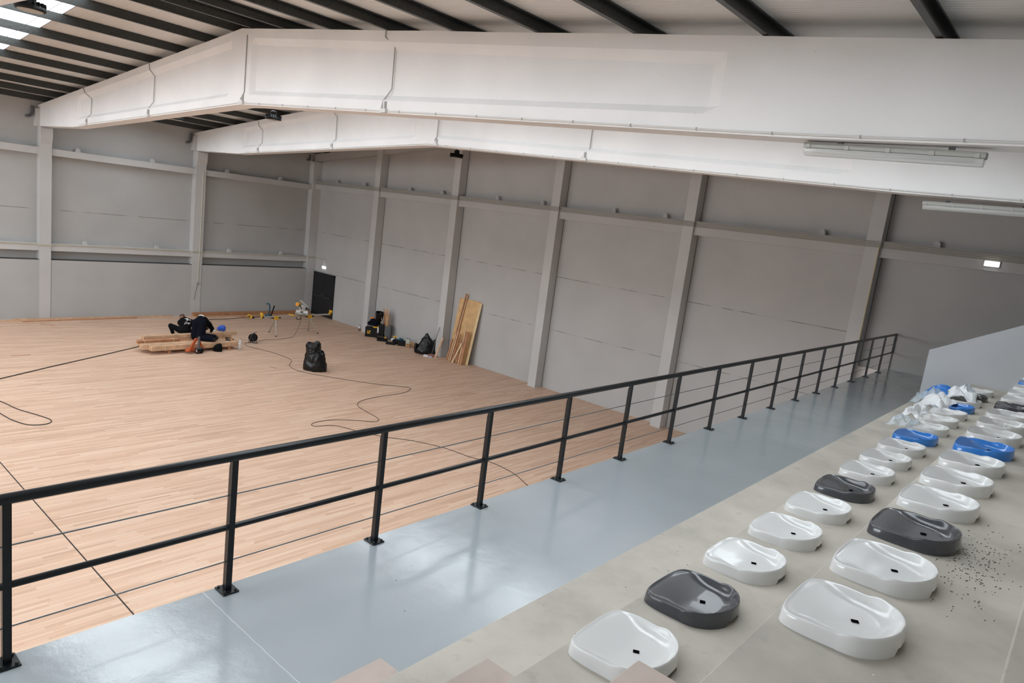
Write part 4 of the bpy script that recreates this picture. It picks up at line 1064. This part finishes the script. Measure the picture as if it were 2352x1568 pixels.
bm = B(); obox(bm, (-.08, -.12, .08), (.20, .15, .16)); obj('box_body', bm, M_cardboard, cb)
bm = B(); obox(bm, (.22, 0, .10), (.50, .02, .18), -.1, ry=.42); obj('flap', bm, M_cardboard, cb)
sp2 = thing('spray_can', 'small spray can on the floor left of the first column', 'spray can', (4.72, -.42, 0))
bm = B(); lathe(bm, [(.05, 0), (.055, .01), (.055, .12), (.052, .125)], n=14); obj('can_body', bm, simple('brown_can', (.18, .12, .09), .5), sp2)
bm = B(); lathe(bm, [(.054, .12), (.054, .22), (.03, .25)], n=14); obj('can_top', bm, M_paper, sp2)
bm = B(); cyl(bm, (0, 0, .25), (0, 0, .29), .018, n=10); obj('nozzle', bm, M_dark, sp2)

# broom, little boxes, leaning plank by the second column
br = thing('broom', 'broom with reddish head and dark stick leaning by the second column', 'broom', (10.2, -.72, 0))
bm = B(); obox(bm, (0, 0, .06), (.26, .07, .09), yaw); obj('broom_head', bm, simple('brown_red_bristles', (.30, .14, .10), .8), br, bevel=.01)
bm = B(); tube(bm, [(0, 0, .09), (.06, .24, 1.28)], .013, 8); obj('stick', bm, simple('grey_stick', (.13, .13, .14), .5), br)
bm = B(); obox(bm, (0, 0, .04), (.20, .13, .08)); o = obj('paper_box', bm, M_paper, bevel=.003); o.location = (10.13, -.98, 0); o.rotation_euler.z = yaw; tag(o, 'small white box on the floor before the black bag', 'box')
bm = B(); obox(bm, (0, 0, .035), (.16, .12, .07)); o = obj('paper_box', bm, simple('lilac_paper', (.5, .45, .5), .6), bevel=.003); o.location = (10.34, -.92, 0); o.rotation_euler.z = yaw; tag(o, 'small white and purple box by the broom head', 'box')
def leaning(label, x0, x1, y, lean_x, z1, w, t, mat, name='leaning_board', ytop=-.03, group=None):
    """a board whose foot stands at (x, y) on the floor and whose head rests on the wall"""
    bm = B(); dy = ytop-y
    a = [(x0, y), (x1, y)]
    vs = []
    for (ox, oz, oy) in ((0, 0, 0), (lean_x, z1, dy)):
        vs += [(x0+ox, y+oy, oz), (x1+ox, y+oy, oz), (x1+ox, y+oy+t, oz), (x0+ox, y+oy+t, oz)]
    V = [bm.verts.new(v) for v in vs]
    for f in ((0, 1, 2, 3), (4, 5, 6, 7), (0, 1, 5, 4), (1, 2, 6, 5), (2, 3, 7, 6), (3, 0, 4, 7)): bm.faces.new([V[i] for i in f])
    return tag(obj(name, bm, mat, bevel=.001), label, 'board', group)
leaning('pale offcut plank leaning against the second column', 10.36, 10.46, -.70, .08, .86, .12, .025, M_timber, 'offcut_plank', -.455)
leaning('large plywood sheet leaning against the far wall', 10.78, 12.00, -.33, .07, 2.66, 1.2, .02, M_ply, 'plywood_sheet', -.045)
leaning('pale edge strip leaning at the right edge of the plywood', 11.90, 12.02, -.365, .16, 2.62, .1, .025, simple('cream_wood', (.74, .56, .32), .6, var=.1), 'timber_batten', -.08)
# battens in front of the plywood: foot x, foot y, head shift, height, width
bt_ = [(10.98, -.48, .22, 2.88, .055, M_timber2, 'tallest reddish batten leaning across the plywood'),
       (11.05, -.46, .22, 2.86, .05, M_timber, 'tall pale batten beside the tallest one on the plywood'),
       (10.96, -.60, .10, .95, .08, M_timber2, 'short reddish batten leftmost before the plywood'),
       (11.06, -.60, .16, 1.18, .06, M_timber, 'pale batten second from the left before the plywood'),
       (11.16, -.60, .18, 1.30, .06, M_timber, 'pale batten third from the left before the plywood'),
       (11.27, -.60, .20, 1.22, .06, M_timber2, 'brown batten at the middle left of the plywood'),
       (11.36, -.66, .34, .90, .07, simple('cream_wood_b', (.74, .56, .36), .6), 'cream batten leaning most sideways before the plywood'),
       (11.56, -.60, .06, 1.00, .05, M_timber2, 'dark thin batten in the middle before the plywood'),
       (11.66, -.60, .07, 1.42, .07, M_timber, 'tall pale batten right of the middle before the plywood'),
       (11.75, -.60, .07, 1.40, .13, M_timber2, 'widest reddish batten rightmost before the plywood')]
for (x, y, lx, h_, w_, m_, lab) in bt_:
    f = (h_/2.66)
    leaning(lab, x, x+w_, y, lx, h_, w_, .04, m_, 'timber_batten', ytop=y+(.30 if h_ < 2 else .395)*1.0*(h_/2.66 if h_ < 2 else 1)*(1.0))

# ------------------------------------------------------------------ packing film, wrapped seats at the far end of the grandstand
def crumple(name, label, cx, cy, z, sx, sy, h, mat, seed, rz=0):
    R = random.Random(seed); bm = B(); n = 28; G = []
    ph = [R.uniform(0, 6.3) for _ in range(8)]
    for i in range(n):
        row = []
        for j in range(n):
            u, v = i/(n-1)*2-1, j/(n-1)*2-1
            e = max(0, 1-(u*u*.8+v*v*.8))**.5
            f = .55+.25*math.sin(u*4+ph[0]+1.3*math.sin(v*3+ph[1]))+.22*math.sin(v*6+ph[2]+2*math.sin(u*3+ph[3]))+.10*math.sin(9*u+7*v+ph[4])+.07*abs(math.sin(11*v-6*u+ph[5]))
            k = 1+.10*math.sin(5*math.atan2(v, u)+ph[6])
            row.append(bm.verts.new((u*sx*k, v*sy*k, h*e*max(.05, f+.12*abs(math.sin(17*u+5*v+ph[6]))*abs(math.sin(13*v-8*u+ph[7])))+R.uniform(0, .008))))
        G.append(row)
    for i in range(n-1):
        for j in range(n-1): bm.faces.new((G[i][j], G[i+1][j], G[i+1][j+1], G[i][j+1]))
    o = obj(name, bm, mat, smooth='angle'); o.location = (cx, cy, z); o.rotation_euler.z = rz
    sm = o.modifiers.new('solid', 'SOLIDIFY'); sm.thickness = .002
    return tag(o, label, 'packing film')
Z0, Z1 = ZW+RIS, ZW+2*RIS
crumple('packing_film', 'white crumpled film before the twelfth and thirteenth lower seats', 29.72, -10.15, Z1-.05, .16, .40, .14, M_film, 3)
crumple('packing_film', 'clear film hanging over the front of the eleventh lower seat', 29.78, -11.3, Z1+.02, .14, .28, .11, M_clearfilm, 5)
crumple('packing_film', 'white crumpled film over the lower seats close to the end wall', 29.80, -9.2, Z1+.02, .20, .50, .15, M_film, 7)
crumple('packing_film', 'white film heap lying across the fifteenth lower seat', 29.98, -8.35, Z1+.07, .20, .34, .15, M_film, 9)
crumple('packing_film', 'clear film rising beside the last lower seat', 29.90, -7.4, Z1+.02, .14, .24, .12, M_clearfilm, 11)
s_ = put_seat('b', 29.30, -6.55, Z0+.03, 'blue plastic seat wrapped in clear film on the lowest tier by the end wall', None, .2)
s_.rotation_euler = (0, -.6, .9)
crumple('packing_film', 'clear film around the wrapped blue seat at the end wall', 29.32, -6.62, Z0+.01, .24, .36, .26, M_clearfilm, 13)
